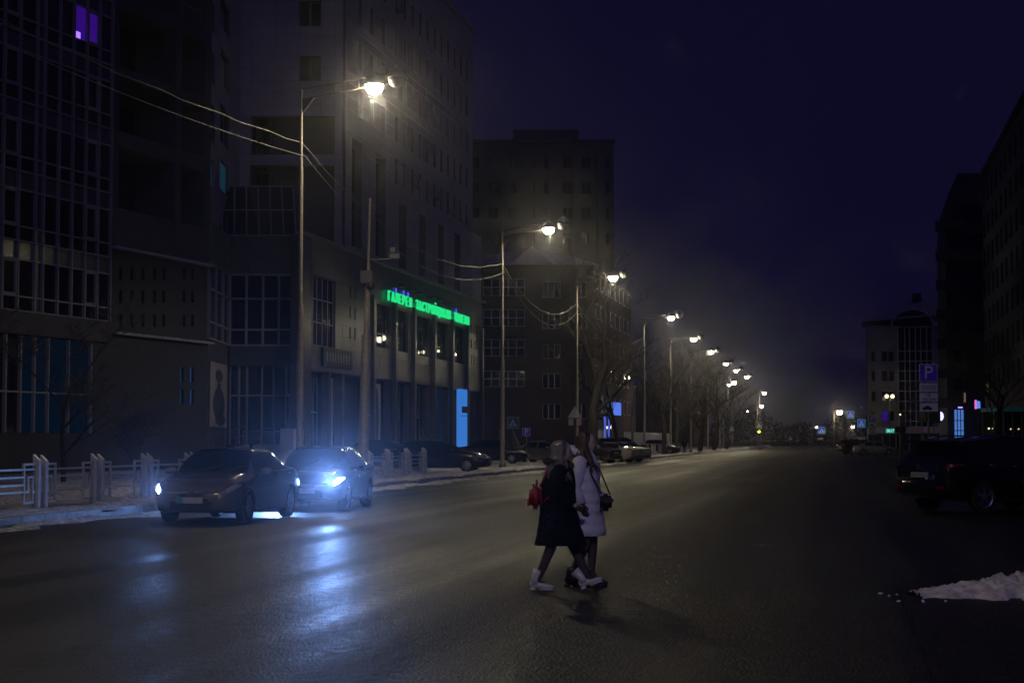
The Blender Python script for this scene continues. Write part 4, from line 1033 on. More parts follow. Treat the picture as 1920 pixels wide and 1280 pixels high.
# far pavement barrier
fb = thing('far_barrier', 'low metal pavement barrier beyond the silver parked cars', 'fence', S(0, FT, SZ), math.pi / 2 - A)
for i in range(22):
    x_ = 137 + i * 3.2
    box('post', fb, x_ - .04, x_ + .04, -.04, .04, 0, 1.1, m_fence); 
    for z_ in (.3, 1.05): box('rail', fb, x_ + .042, x_ + 3.158, -.02, .02, z_ - .025, z_ + .025, m_fence)
    if i % 2:
        for k in range(7): box('bar', fb, x_ + .4 + k * .38, x_ + .43 + k * .38, -.012, .012, .326, 1.024, m_fence)

# ================================================================== trees
m_bark = mat('bark', (0.035, 0.03, 0.027), .9, var=.4, scale=12, bump=.5, bscale=20)
m_bark2 = mat('frosted_twig', (0.045, 0.04, 0.036), .85, var=.4, scale=10)
def tree(label, base, H, seed, trunk_r=.16, spread=.55, depth=5, fork=.35, name='bare_tree', nb=4):
    rnd = random.Random(seed); t_ = thing(name, label, 'tree', base, rnd.random() * 6)
    bt = bmesh.new(); bc = bmesh.new()
    def grow(p, d, L, r, k):
        n = 4; pts = [p]; rs = [r]; q = p.copy(); dd = d.copy()
        for i in range(n):
            dd = (dd + Vector((rnd.gauss(0, .1), rnd.gauss(0, .1), rnd.gauss(.03, .06)))).normalized(); q = q + dd * L / n; pts.append(q.copy()); rs.append(max(.006, r * (1 - .45 * (i + 1) / n)))
        tube(bt if k <= 1 else bc, pts, rs, 8 if k == 0 else (5 if k < 3 else 3), False)
        if k >= depth: return
        m = nb + (1 if k > 1 else 0)
        for j in range(m):
            u = fork + (1 - fork) * (j + rnd.random()) / m if k == 0 else .25 + .75 * (j + rnd.random()) / m
            i = min(n - 1, int(u * n)); o = pts[i].lerp(pts[i + 1], u * n - i)
            az = rnd.random() * 6.283; ax = Vector((math.cos(az), math.sin(az), rnd.uniform(-.1, .5)))
            nd = (dd * (1 - spread) + ax.normalized() * spread).normalized()
            grow(o, nd, L * rnd.uniform(.5, .74), rs[i] * rnd.uniform(.45, .65), k + 1)
    grow(Vector((0, 0, -.1)), Vector((0, 0, 1)), H * .5, trunk_r, 0)
    bmobj('trunk', bt, m_bark, t_, True); bmobj('crown', bc, m_bark2, t_)
g0 = lambda px, py, z=SZ: atZ(px, py, z)
def at_d(px, Y, z=SZ): p = atY(px, 824, Y); return Vector((p.x, Y, z))
tree('leafless bush-like tree before the dim shop window at the left', at_d(120, 62), 6.8, 3, .1, .55, 5, .2)
tree('small leafless tree against the dark wall behind the front car', at_d(255, 66), 3.6, 4, .07, .6, 5, .2)
tree('large bare tree with a thick dark trunk before the brick house', at_d(1117, 128), 15, 5, .38, .5, 5, .4)
tree('slender bare tree beside the blue lit shop front', at_d(1160, 150), 12, 6, .2, .5, 5, .3)
tree('bare tree rising behind the dark parked van', at_d(1245, 168), 12, 8, .25, .5, 5, .3)
tree('bare tree with a forked crown before the pale hoarding', at_d(1268, 190), 12, 9, .24, .5, 5, .3)
tree('broad bare tree with lamplit twigs beside the seventh lamp', at_d(1312, 205), 13, 12, .3, .55, 5, .3)
tree('bare tree just beyond the broad lamplit tree', at_d(1338, 225), 13, 13, .28, .55, 5, .3)
tree('last bare tree of the left row, near the far junction', at_d(1362, 250), 12, 14, .25, .55, 5, .3)
tree('tall dark bare tree at the right edge before the porch', at_d(1846, 108, 0), 9, 15, .22, .5, 5, .35)
tree('bare tree before the arched building', at_d(1690, 215, 0), 9, 16, .16, .5, 4, .35)
# spruce and the dark wood at the street end
m_needle = mat('spruce_needles', (0.03, 0.045, 0.035), .9, var=.4, scale=6)
def spruce(label, base, H, seed, Rb=2.4):
    rnd = random.Random(seed); t_ = thing('spruce_tree', label, 'tree', base)
    tubeobj('trunk', [(0, 0, -.1), (0, 0, H)], [.16, .02], m_bark, t_, 7); bm = bmesh.new()
    for i in range(900):
        q = rnd.random() ** .8; z_ = .4 + (H - .4) * q; az = rnd.random() * 6.283; L = (Rb * (1 - q) + .15) * rnd.uniform(.5, 1.1)
        d = Vector((math.cos(az), math.sin(az), -.35)); s_ = Vector((-d.y, d.x, 0)) * .14 * (1.2 - q)
        p0 = Vector((0, 0, z_)) + d * L * rnd.uniform(0, .5); p1 = Vector((0, 0, z_)) + d * L
        bm.faces.new([bm.verts.new(v) for v in (p0 - s_, p0 + s_, p1)])
    bmobj('crown', bm, m_needle, t_)
spruce('dark pointed spruce under the lone bright lamp', at_d(1585, 370, 0), 7.5, 1)
spruce('lower spruce left of the pointed one', at_d(1568, 385, 0), 5.0, 2)
def wood():
    rnd = random.Random(9); bm = bmesh.new()
    for i in range(9000):
        X = rnd.uniform(30, 140); hmax = 6.5 + 1.6 * math.sin(X * .23) + 1.2 * math.sin(X * .61); z_ = rnd.random() ** .8 * hmax; Y = 470 + rnd.uniform(-8, 8); s_ = rnd.uniform(.3, .9)
        d1 = Vector((rnd.gauss(0, 1), rnd.gauss(0, .5), rnd.gauss(0, 1))).normalized() * s_; d2 = Vector((rnd.gauss(0, 1), rnd.gauss(0, .5), rnd.gauss(0, 1))).normalized() * s_; p = Vector((X, Y, z_))
        bm.faces.new([bm.verts.new(v) for v in (p, p + d1, p + d2)])
    return tag(bmobj('far_wood', bm, m_needle), 'dark mass of far trees closing the street', 'trees', kind='stuff')
wood()
# ================================================================== signs
m_sblue = mat('sign_blue', (0.1, 0.05, 0.85), .35)
m_swhite = mat('sign_white', (0.72, 0.78, 0.84), .35)
m_sblack = mat('sign_black', (0.02, 0.02, 0.02), .5)
m_sgreen = mat('sign_green', (0.25, 0.6, 0.3), .4)
m_sback = mat('sign_back', (0.3, 0.28, 0.29), .5, metal=.2)
def plate(parent, x0, x1, z0, z1, m_, y=0., name='plate', th=.02): return box(name, parent, x0, x1, y, y + th, z0, z1, m_)
def ptext(parent, s, size, x, z, m_, y=-.006, sx=1):
    o = link('lettering', textmesh(s, size, m_, .002), parent, (x, y, z)); o.rotation_euler = (R(90), 0, 0); o.scale = (sx, 1, 1); return o
def ring(parent, x, z, r, m_, y=-.006, w_=.012):
    bm = bmesh.new(); n = 20
    a = [bm.verts.new((r * math.cos(6.283 * k / n), 0, r * math.sin(6.283 * k / n))) for k in range(n)]; c = [bm.verts.new(((r - w_) * math.cos(6.283 * k / n), 0, (r - w_) * math.sin(6.283 * k / n))) for k in range(n)]
    for k in range(n): bm.faces.new((a[k], a[(k + 1) % n], c[(k + 1) % n], c[k]))
    return bmobj('ring', bm, m_, parent, loc=(x, y, z))
def car_icon(parent, x, z, w_, m_, y=-.006):
    pts = [(-.5, -.12), (-.5, .05), (-.42, .09), (-.28, .12), (-.15, .25), (.12, .25), (.28, .11), (.46, .06), (.5, -.12), (.38, -.12), (.34, -.2), (.22, -.2), (.18, -.12), (-.2, -.12), (-.24, -.2), (-.36, -.2), (-.4, -.12)]
    o = mesh('car_symbol', [(x + a * w_, y, z + c * w_) for a, c in pts], [tuple(range(len(pts)))], m_, parent); return o
def post(parent, h, r=.035, x=0, y=.05): bm = bmesh.new(); lathe(bm, [(r, 0), (r, h)], 8); return bmobj('post', bm, m_pole, parent, True, loc=(x, y, 0))
def parking_stack(px, ytop, W, label, Y, big=True, z0=0.0):
    p = atY(px, ytop, Y); b = thing('parking_sign', label, 'sign', (p.x, p.y, z0), 0); zt = p.z - z0; k = W
    post(b, zt + .05)
    pl = plate(b, -.5 * k, .5 * k, zt - k * .97, zt, m_swhite, -.008, 'sign_plate', .016); plate(b, -.47 * k, .47 * k, zt - .94 * k, zt - .03 * k, m_sblue, -.012, 'sign_field', .003)
    ptext(b, 'P', k * 1.02, 0.0, zt - k * .49, m_swhite, -.016)
    z_ = zt - k * 1.05; h = k * .47; gap = k * .075
    rows = ['price', 'time', 'car'] if big else ['car', 'price', 'time']
    for r in rows:
        plate(b, -.5 * k, .5 * k, z_ - h, z_, m_swhite, -.008, 'info_plate', .016); zc = z_ - h / 2
        if r == 'price':
            for i, s in enumerate(('10', '15', '20')): ring(b, (i - 1) * k * .28, zc, k * .15, m_sblack, -.014); ptext(b, s, k * .19, (i - 1) * k * .28, zc, m_sblack, -.014)
        elif r == 'time':
            ptext(b, '7.00-19.00', k * .2, 0, zc - h * .25, m_sblack, -.014, .85)
            bm = bmesh.new()
            for sg in (-1, 1): tube(bm, [(sg * k * .07, 0, zc + h * .02), (-sg * k * .07, 0, zc + h * .38)], k * .012, 4); tube(bm, [(-sg * k * .1, 0, zc + h * .3), (-sg * k * .03, 0, zc + h * .42)], k * .02, 4)
            bmobj('hammers_symbol', bm, m_sblack, b, loc=(0, -.014, 0))
        else: car_icon(b, -k * .08, zc - h * .12, k * .55, m_sblack, -.014)
        z_ -= h + gap
    return b
parking_stack(1740.5, 682.5, .66, 'large blue parking sign with three white plates above the black SUV', 66)
parking_stack(1635.5, 777.5, .66, 'smaller distant parking sign stack right of the crossing sign', 160, False)
def small_p(px, yt, W, Y, label, z0=SZ):
    p = atY(px, yt, Y); b = thing('parking_sign', label, 'sign', (p.x, p.y, z0)); zt = p.z - z0; post(b, zt)
    plate(b, -.5 * W, .5 * W, zt - W, zt, m_swhite, -.008, 'sign_plate', .016); plate(b, -.46 * W, .46 * W, zt - .96 * W, zt - .04 * W, m_sblue, -.012, 'sign_field', .003); ptext(b, 'P', W * .95, 0, zt - W * .5, m_swhite, -.016)
small_p(987, 802, .5, 115, 'small blue parking sign standing before the brick house')
# unlit board and plate behind the big sign
p = atY(1729, 770, 100); b = thing('notice_board', 'dim pale notice board low beside the big parking sign', 'sign', (p.x, p.y, 0)); plate(b, -.2, .2, p.z - .62, p.z, mat('dim_board', (.16, .13, .12), .7), -.01, 'board'); post(b, p.z); ring(b, 0, p.z - .25, .13, m_swhite, -.014); ptext(b, 'P', .2, 0, p.z - .25, m_swhite, -.014)
p = atY(1750, 768, 98); b = thing('direction_board', 'dark direction board with faint lines beside the notice board', 'sign', (p.x, p.y, 0)); plate(b, -.38, .38, p.z - .7, p.z, m_sblack, -.01, 'board')
for k in range(4): box('text_line', b, -.28, .28, -.016, -.011, p.z - .2 - k * .14, p.z - .18 - k * .14, m_sback)
post(b, p.z)
def crossing(px, py, W, Y, label, green=True, z0=0.0, dim=False, extra=None):
    p = atY(px, py, Y); b = thing('crossing_sign', label, 'sign', (p.x, p.y, z0), 0, 'pedestrian crossing signs'); zc = p.z - z0; post(b, zc + W * .6)
    fld = mat('sign_blue_bright', (0.06, 0.1, 0.75), .35, emit=(.05, .1, 1.0), estr=.25) if not dim else mat('sign_blue_dim', (.1, .1, .2), .5)  # sign glow is added for light a reflective face returns; dim copies painted darker
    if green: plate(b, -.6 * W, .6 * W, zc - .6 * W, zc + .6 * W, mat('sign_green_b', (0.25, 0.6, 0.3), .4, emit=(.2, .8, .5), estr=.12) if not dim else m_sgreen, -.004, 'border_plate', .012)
    pl = plate(b, -.5 * W, .5 * W, zc - .5 * W, zc + .5 * W, fld, -.012, 'sign_field', .007)
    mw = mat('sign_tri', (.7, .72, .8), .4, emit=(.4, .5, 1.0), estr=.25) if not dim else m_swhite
    mesh('triangle', [(-.4 * W, -.016, zc - .36 * W), (.4 * W, -.016, zc - .36 * W), (0, -.016, zc + .4 * W)], [(0, 1, 2)], mw, b)
    bm = bmesh.new(); tube(bm, [(0, 0, zc + .08 * W), (0, 0, zc - .1 * W)], .06 * W, 5); tube(bm, [(0, 0, zc - .1 * W), (-.12 * W, 0, zc - .34 * W)], .04 * W, 4); tube(bm, [(0, 0, zc - .1 * W), (.12 * W, 0, zc - .34 * W)], .04 * W, 4); bmobj('walker_symbol', bm, m_sblack, b, loc=(0, -.02, 0))
    return b, zc
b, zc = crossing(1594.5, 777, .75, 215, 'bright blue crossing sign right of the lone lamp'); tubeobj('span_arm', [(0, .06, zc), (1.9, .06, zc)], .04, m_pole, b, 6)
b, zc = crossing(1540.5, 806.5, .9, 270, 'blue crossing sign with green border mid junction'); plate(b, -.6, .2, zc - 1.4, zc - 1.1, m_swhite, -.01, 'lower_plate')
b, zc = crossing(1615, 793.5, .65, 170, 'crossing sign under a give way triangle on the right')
k = 170 / F
mesh('give_way_triangle', [(-3.8 * k, -.02, zc + 33 * k), (3.8 * k, -.02, zc + 33 * k), (0, -.02, zc + 26 * k)], [(0, 1, 2)], m_swhite, b); ring(b, 0, zc + 12 * k, 4 * k, m_sback, -.02, .12); plate(b, -7 * k, 7 * k, zc - 30 * k, zc - 26 * k, m_swhite, -.02, 'street_plate'); box('post', b, -.03, .03, .02, .08, zc, zc + 36 * k, m_pole)
crossing(1372, 803.5, .75, 230, 'dim crossing sign before the last bare tree', False, SZ, True)
crossing(1482, 821, .7, 300, 'small pale crossing sign low at the far junction', False, 0, True)
crossing(962, 792, .8, 150, 'dim green edged crossing sign left of the small parking sign', True, SZ, True)
# traffic light with a yellow lamp and a crossing sign
b, zc = crossing(1423, 797, .8, 270, 'green edged crossing sign above the yellow traffic light', True, 0, True)
p = atY(1423, 809, 269.6); t_ = thing('traffic_light', 'traffic light glowing yellow at the far left junction', 'traffic light', (p.x, p.y, 0))
box('housing', t_, -.2, .2, -.1, .1, p.z - .5, p.z + .45, m_black)
for dz, m_ in ((.28, m_black), (0, emat('amber', (1.0, .85, .02), 14)), (-.3, m_black)):
    bm = bmesh.new(); lathe(bm, [(.14, 0), (.15, .02), (.05, .06)], 14, Matrix.Rotation(R(90), 4, 'X')); bmobj('lens', bm, m_, t_, loc=(0, -.1, p.z + dz))
    bm = bmesh.new(); lathe(bm, [(.16, 0), (.17, .16)], 12, Matrix.Rotation(R(90), 4, 'X')) if False else tube(bm, [(-.16, -.1, .1), (0, -.16, .19), (.16, -.1, .1)], .02, 4); bmobj('visor', bm, m_black, t_, loc=(0, 0, p.z + dz))
bm = bmesh.new(); lathe(bm, [(.06, 0), (.05, p.z - .5)], 8); bmobj('post', bm, m_pole, t_, loc=(0, .02, 0))
# traffic light seen edge-on with a countdown display, right
p = atY(1688, 778, 96); t_ = thing('signal_post', 'slim post with dark signal boxes and a green countdown display', 'traffic light', (p.x, p.y, 0)); k = 96 / F
bm = bmesh.new(); lathe(bm, [(.07, 0), (.05, p.z)], 8); bmobj('post', bm, m_pole, t_, True)
box('signal_box', t_, -11 * k, -1.5 * k, -.12, .12, p.z - 33 * k, p.z - 21 * k, m_black); box('signal_box', t_, 1.5 * k, 9 * k, -.12, .12, p.z - 33 * k, p.z - 21 * k, m_black)
box('display', t_, -27.5 * k, -11.2 * k, -.06, .06, p.z - 34 * k, p.z - 25 * k, mat('display_black', (.01, .04, .035), .4, emit=(.05, .5, .4), estr=.25))
ptext(t_, '0017', 8.6 * k, -19.4 * k, p.z - 29.5 * k, emat('display_green', (.25, 1.0, .8), 1.3), -.068, .82)
bm = bmesh.new(); bmesh.ops.create_icosphere(bm, subdivisions=1, radius=.045); bmobj('beacon', bm, emat('small_bulb', (1, .8, .5), 3.5), t_, loc=(0, 0, p.z + .03))
# the back of a warning triangle with two plates on the third lamp pole
b0 = POLES[3][0]; p = atY(1078, 763, b0.y - .18); t_ = thing('warning_sign', 'back of a triangular warning sign and plates fixed to the third lamp pole', 'sign', (p.x, p.y, p.z)); k = p.y / F
m_tri = mat('tri_back', (.42, .36, .36), .45)
W = 14 * k; mesh('triangle_plate', [(-W, 0, -20 * k), (W, 0, -20 * k), (0, 0, 2 * k), (-W, .02, -20 * k), (W, .02, -20 * k), (0, .02, 2 * k)], [(0, 1, 2), (3, 5, 4), (0, 3, 4, 1), (1, 4, 5, 2), (2, 5, 3, 0)], m_tri, t_)
box('plate', t_, -12 * k, -3 * k, 0, .02, -34 * k, -22 * k, m_tri); box('plate', t_, 3 * k, 12 * k, 0, .02, -34 * k, -22 * k, m_tri); box('clamp', t_, -3 * k, 3 * k, .03, .12, -30 * k, -27 * k, m_black)

# ================================================================== cars
def lerp_tab(tab, x):
    if x <= tab[0][0]: return tab[0][1]
    for (a, va), (b_, vb) in zip(tab, tab[1:]):
        if x <= b_:
            q = (x - a) / (b_ - a); return va + (vb - va) * q
    return tab[-1][1]
def smooth_tab(tab):
    # monotone-ish cubic through the points
    xs = [t[0] for t in tab]; ys = [t[1] for t in tab]; n = len(xs)
    d = [(ys[i + 1] - ys[i]) / (xs[i + 1] - xs[i]) for i in range(n - 1)]
    m = [d[0]] + [0 if d[i - 1] * d[i] <= 0 else 2 * d[i - 1] * d[i] / (d[i - 1] + d[i]) for i in range(1, n - 1)] + [d[-1]]
    def f_(x):
        x = min(max(x, xs[0]), xs[-1])
        for i in range(n - 1):
            if x <= xs[i + 1]: break
        h = xs[i + 1] - xs[i]; t = (x - xs[i]) / h
        return (2 * t**3 - 3 * t**2 + 1) * ys[i] + (t**3 - 2 * t**2 + t) * h * m[i] + (-2 * t**3 + 3 * t**2) * ys[i + 1] + (t**3 - t**2) * h * m[i + 1]
    return f_
def sedan(L=4.5, W=1.76, H=1.44, fb=.9, cowl=.92, hood=.98, boot=.98, roof_f=.25, roof_r=-.75, rear_base=-1.55, rb=1.02):
    x1, x0 = L / 2, -L / 2
    return dict(L=L, W=W, H=H,
        zb=smooth_tab([(x0, .42), (x0 + .25, .28), (x0 + .8, .2), (0, .18), (x1 - .8, .19), (x1 - .2, .22), (x1, .3)]),
        zs=smooth_tab([(x0, .86), (x0 + .12, .94), (rear_base, rb - .02), (roof_r, .98), (roof_f, .93), (x1 - 1.25, .88), (x1 - .35, .74), (x1 - .08, .64), (x1, .56)]),
        zr=smooth_tab([(x0, .9), (x0 + .1, .985), (x0 + .3, boot + .03), (rear_base, rb + .05), (roof_r, H - .03), (-.2, H), (roof_f, H - .025), (roof_f + .55, H - .22), (x1 - 1.18, cowl + .06), (x1 - .9, hood - .03), (x1 - .35, .84), (x1 - .08, .7), (x1, .58)]),
        ws=smooth_tab([(x0, .7 * W / 2), (x0 + .06, .84 * W / 2), (x0 + .25, .94 * W / 2), (x0 + .9, W / 2), (.4, W / 2), (x1 - .8, .985 * W / 2), (x1 - .32, .93 * W / 2), (x1 - .1, .8 * W / 2), (x1, .62 * W / 2)]),
        wr=smooth_tab([(x0, .58 * W / 2), (x0 + .25, .8 * W / 2), (rear_base, .74 * W / 2), (roof_r, .66 * W / 2), (roof_f, .68 * W / 2), (x1 - 1.18, .8 * W / 2), (x1 - .5, .74 * W / 2), (x1 - .1, .62 * W / 2), (x1, .5 * W / 2)]),
        cowl=x1 - 1.2, roof_f=roof_f, roof_r=roof_r, rear_base=rear_base, ax=(L / 2 - fb, L / 2 - fb - 2.7 * (L / 4.55)), wr_=.315)
def suv(L=4.72, W=1.86, H=1.68):
    x1, x0 = L / 2, -L / 2
    return dict(L=L, W=W, H=H,
        zb=smooth_tab([(x0, .52), (x0 + .25, .36), (x0 + .8, .25), (0, .22), (x1 - .8, .24), (x1 - .2, .3), (x1, .4)]),
        zs=smooth_tab([(x0, 1.0), (x0 + .1, 1.08), (-1.4, 1.12), (0, 1.06), (.4, 1.03), (x1 - 1.25, 1.0), (x1 - .35, .88), (x1, .68)]),
        zr=smooth_tab([(x0, 1.04), (x0 + .1, 1.13), (x0 + .3, 1.32), (x0 + .55, 1.55), (-1.25, H - .06), (-.3, H), (.2, H - .04), (.75, H - .27), (x1 - 1.18, 1.1), (x1 - .9, 1.05), (x1 - .35, .98), (x1 - .06, .82), (x1, .7)]),
        ws=smooth_tab([(x0, .74 * W / 2), (x0 + .06, .86 * W / 2), (x0 + .3, .95 * W / 2), (x0 + .9, W / 2), (.4, W / 2), (x1 - .8, .985 * W / 2), (x1 - .3, .92 * W / 2), (x1, .66 * W / 2)]),
        wr=smooth_tab([(x0, .7 * W / 2), (x0 + .3, .7 * W / 2), (-1.2, .68 * W / 2), (.2, .7 * W / 2), (x1 - 1.18, .82 * W / 2), (x1 - .4, .74 * W / 2), (x1, .5 * W / 2)]),
        cowl=x1 - 1.2, roof_f=.2, roof_r=x0 + .55, rear_base=x0 + .12, ax=(L / 2 - .95, L / 2 - .95 - 2.72), wr_=.365)
def section(P, x):
    zb, zs, zr, ws, wr = (P[k](x) for k in ('zb', 'zs', 'zr', 'ws', 'wr'))
    zr = max(zr, zs + .02); wr = min(wr, ws * .97)
    hb = zs - zb; hc = zr - zs
    return [(0, zb), (.8 * ws, zb), (.95 * ws, zb + .06), (.992 * ws, zb + .3 * hb), (ws, zb + .62 * hb), (.985 * ws, zs - .06), (.955 * ws, zs), (wr + (.955 * ws - wr) * .55, zs + hc * .42), (wr, zs + hc * .86), (wr * .9, zs + hc * .955), (wr * .55, zs + hc * .99), (0, zr)]
def sec_at(P, x, v):
    s = section(P, x); i = min(len(s) - 2, int(v)); q = v - i
    p0 = s[max(i - 1, 0)]; p1 = s[i]; p2 = s[i + 1]; p3 = s[min(i + 2, len(s) - 1)]
    if i in (0, 5, 6): return tuple(p1[k] + (p2[k] - p1[k]) * q for k in (0, 1))
    return tuple(.5 * (2 * p1[k] + (p2[k] - p0[k]) * q + (2 * p0[k] - 5 * p1[k] + 4 * p2[k] - p3[k]) * q * q + (3 * p1[k] - p0[k] - 3 * p2[k] + p3[k]) * q**3) for k in (0, 1))
def body_mesh(P, m_):
    L = P['L']; n = 84; xs = [-L / 2 * math.cos(math.pi * i / n) * .5 + (-L / 2 + L * i / n) * .5 for i in range(n + 1)]
    vsamp = [0, 1, 1.5, 2, 2.5, 3, 3.5, 4, 4.5, 5, 5.5, 6, 6.33, 6.66, 7, 7.33, 7.66, 8, 8.5, 9, 9.5, 10, 10.5, 11]
    bm = bmesh.new(); rings = []
    for x in xs:
        half = [sec_at(P, x, v) for v in vsamp]
        loop = [(x, y, z) for y, z in half] + [(x, -y, z) for y, z in half[-2:0:-1]]
        rings.append([bm.verts.new(p) for p in loop])
    N = len(rings[0])
    for a, c in zip(rings, rings[1:]):
        for k in range(N): bm.faces.new((a[k], a[(k + 1) % N], c[(k + 1) % N], c[k]))
    bm.faces.new(rings[0][::-1]); bm.faces.new(rings[-1]); bmesh.ops.recalc_face_normals(bm, faces=bm.faces)
    me = bpy.data.meshes.new('body'); bm.to_mesh(me); bm.free(); me.materials.append(m_)
    o = bpy.data.objects.new('tmp', me); COL.objects.link(o)
    cb_ = bmesh.new()
    for ax in P['ax']:
        for sg in (-1, 1): lathe(cb_, [(P['wr_'] + .055, -.16), (P['wr_'] + .055, .16)], 28, Matrix.Translation((ax, sg * (P['W'] / 2 - .08), P['wr_'] + .0)) @ Matrix.Rotation(R(90), 4, 'X'))
    cme = bpy.data.meshes.new('cut'); bmesh.ops.recalc_face_normals(cb_, faces=cb_.faces); cb_.to_mesh(cme); cb_.free(); co = bpy.data.objects.new('cut', cme); COL.objects.link(co)
    cme.materials.append(m_black)
    md = o.modifiers.new('b', 'BOOLEAN'); md.object = co; md.operation = 'DIFFERENCE'; md.solver = 'EXACT'
    try: md.material_mode = 'TRANSFER'
    except Exception: pass
    dg = bpy.context.evaluated_depsgraph_get(); dg.update(); res = bpy.data.meshes.new_from_object(o.evaluated_get(dg))
    bpy.data.objects.remove(o); bpy.data.objects.remove(co)
    for p in res.polygons: p.use_smooth = len(p.vertices) <= 4
    try: res.set_sharp_from_angle(angle=R(38))
    except Exception: pass
    return res
def patch(P, xa, xb, va, vb, side, m_, name, parent, off=.006, nx=14, nv=6, xfun=None):
    vs_ = []; fs = []
    for i in range(nx + 1):
        for j in range(nv + 1):
            x = xa + (xb - xa) * i / nx; v = va + (vb - va) * j / nv
            if xfun: x, v = xfun(i / nx, j / nv)
            y, z = sec_at(P, x, v); e = .012
            p = Vector((x, y, z)); y2, z2 = sec_at(P, x, min(10.99, v + e)); y3, z3 = sec_at(P, x, max(0.01, v - e)); tv = Vector((0, y2 - y3, z2 - z3))
            y4, z4 = sec_at(P, min(P['L'] / 2, x + .01), v); y5, z5 = sec_at(P, max(-P['L'] / 2, x - .01), v); tx = Vector((.02, y4 - y5, z4 - z5))
            nn = tx.cross(tv); nn = nn.normalized() if nn.length > 1e-9 else Vector((0, 0, 1))
            if nn.y < -.05 or (abs(nn.y) <= .05 and nn.z < 0): nn = -nn
            p = p + nn * off; vs_.append((p.x, p.y * side, p.z))
    for i in range(nx):
        for j in range(nv):
            a = i * (nv + 1) + j; q = (a, a + nv + 1, a + nv + 2, a + 1); fs.append(q if side > 0 else q[::-1])
    return mesh(name, vs_, fs, m_, parent, True)
def patch2(P, xa, xb, va, m_, name, parent, off=.006):      # across the centre (windscreens)
    vs_ = []; fs = []; nx, nv = 12, 12
    for i in range(nx + 1):
        x = xa + (xb - xa) * i / nx
        for j in range(-nv, nv + 1):
            v = 11 - (11 - va) * abs(j) / nv; y, z = sec_at(P, x, min(v, 10.999)); 
            y4, z4 = sec_at(P, x + .01, min(v, 10.999)); s_ = (z4 - z) / .01; nn = Vector((-s_, 0, 1)).normalized()
            p = Vector((x, y * (1 if j >= 0 else -1), z)) + nn * off; vs_.append(p)
    M_ = 2 * nv + 1
    for i in range(nx):
        for j in range(M_ - 1): a = i * M_ + j; fs.append((a, a + M_, a + M_ + 1, a + 1))
    return mesh(name, vs_, fs, m_, parent, True)
m_tyre = mat('tyre', (0.02, 0.02, 0.021), .85); m_rim = mat('alloy', (0.45, 0.45, 0.47), .3, metal=.9); m_cglass = mat('car_glass', (0.008, 0.009, 0.012), .04, spec=.6)
m_chrome = mat('chrome', (0.6, 0.6, 0.6), .12, metal=1.0); m_lens = mat('clear_lens', (0.42, 0.4, 0.38), .12, spec=.6, coat=.5); m_red = mat('tail_lens', (0.25, 0.01, 0.015), .12, coat=.6); m_plate = mat('plate_white', (.42, .42, .42), .5, var=.15, scale=30)
WH = {}
def wheel_mesh(r, w_, spokes):
    if (r, w_, spokes) in WH: return WH[(r, w_, spokes)]
    bm = bmesh.new(); Mx = Matrix.Rotation(R(-90), 4, 'X')     # axis along +y outward
    ri = r * .68
    lathe(bm, [(ri, -w_ / 2), (r * .93, -w_ / 2), (r, -w_ * .35), (r, w_ * .35), (r * .93, w_ / 2), (ri, w_ / 2), (ri * .98, w_ * .3)], 30, Mx); bmesh.ops.recalc_face_normals(bm, faces=bm.faces)
    ty = bpy.data.meshes.new('tyre'); bm.to_mesh(ty); bm.free(); ty.materials.append(m_tyre)
    bm = bmesh.new()
    # rim ring
    n = 30
    for (ra, ya, rb_, yb) in ((ri, w_ * .5, ri * .9, w_ * .42), (ri * .9, w_ * .42, ri * .88, w_ * .1)):
        A_ = [bm.verts.new((ra * math.cos(6.283 * k / n), ya, ra * math.sin(6.283 * k / n))) for k in range(n)]; B_ = [bm.verts.new((rb_ * math.cos(6.283 * k / n), yb, rb_ * math.sin(6.283 * k / n))) for k in range(n)]
        for k in range(n): bm.faces.new((A_[k], A_[(k + 1) % n], B_[(k + 1) % n], B_[k]))
    for k in range(spokes):
        q = 6.283 * k / spokes + .3; ca, sa = math.cos(q), math.sin(q); px_, pz_ = -sa, ca; hw0, hw1 = ri * .17, ri * .12
        c0_ = (ri * .12, w_ * .42); c1_ = (ri * .92, w_ * .38)
        tp = []
        for (rr, yy), hw in ((c0_, hw0), (c1_, hw1)):
            for sgn in (-1, 1):
                tp.append((rr * ca + sgn * hw * px_, yy, rr * sa + sgn * hw * pz_))
        top = [bm.verts.new(p) for p in (tp[0], tp[1], tp[3], tp[2])]; bot = [bm.verts.new((p[0], p[1] - .04, p[2])) for p in (tp[0], tp[1], tp[3], tp[2])]
        bm.faces.new(top); bm.faces.new(bot[::-1])
        for e in range(4): bm.faces.new((top[e], top[(e + 1) % 4], bot[(e + 1) % 4], bot[e]))
    lathe(bm, [(ri * .22, w_ * .3), (ri * .22, w_ * .44), (ri * .1, w_ * .47)], 16, Mx); bmesh.ops.recalc_face_normals(bm, faces=bm.faces)
    rm = bpy.data.meshes.new('rim'); bm.to_mesh(rm); bm.free(); rm.materials.append(m_rim)
    WH[(r, w_, spokes)] = (ty, rm); return ty, rm
BODY = {}
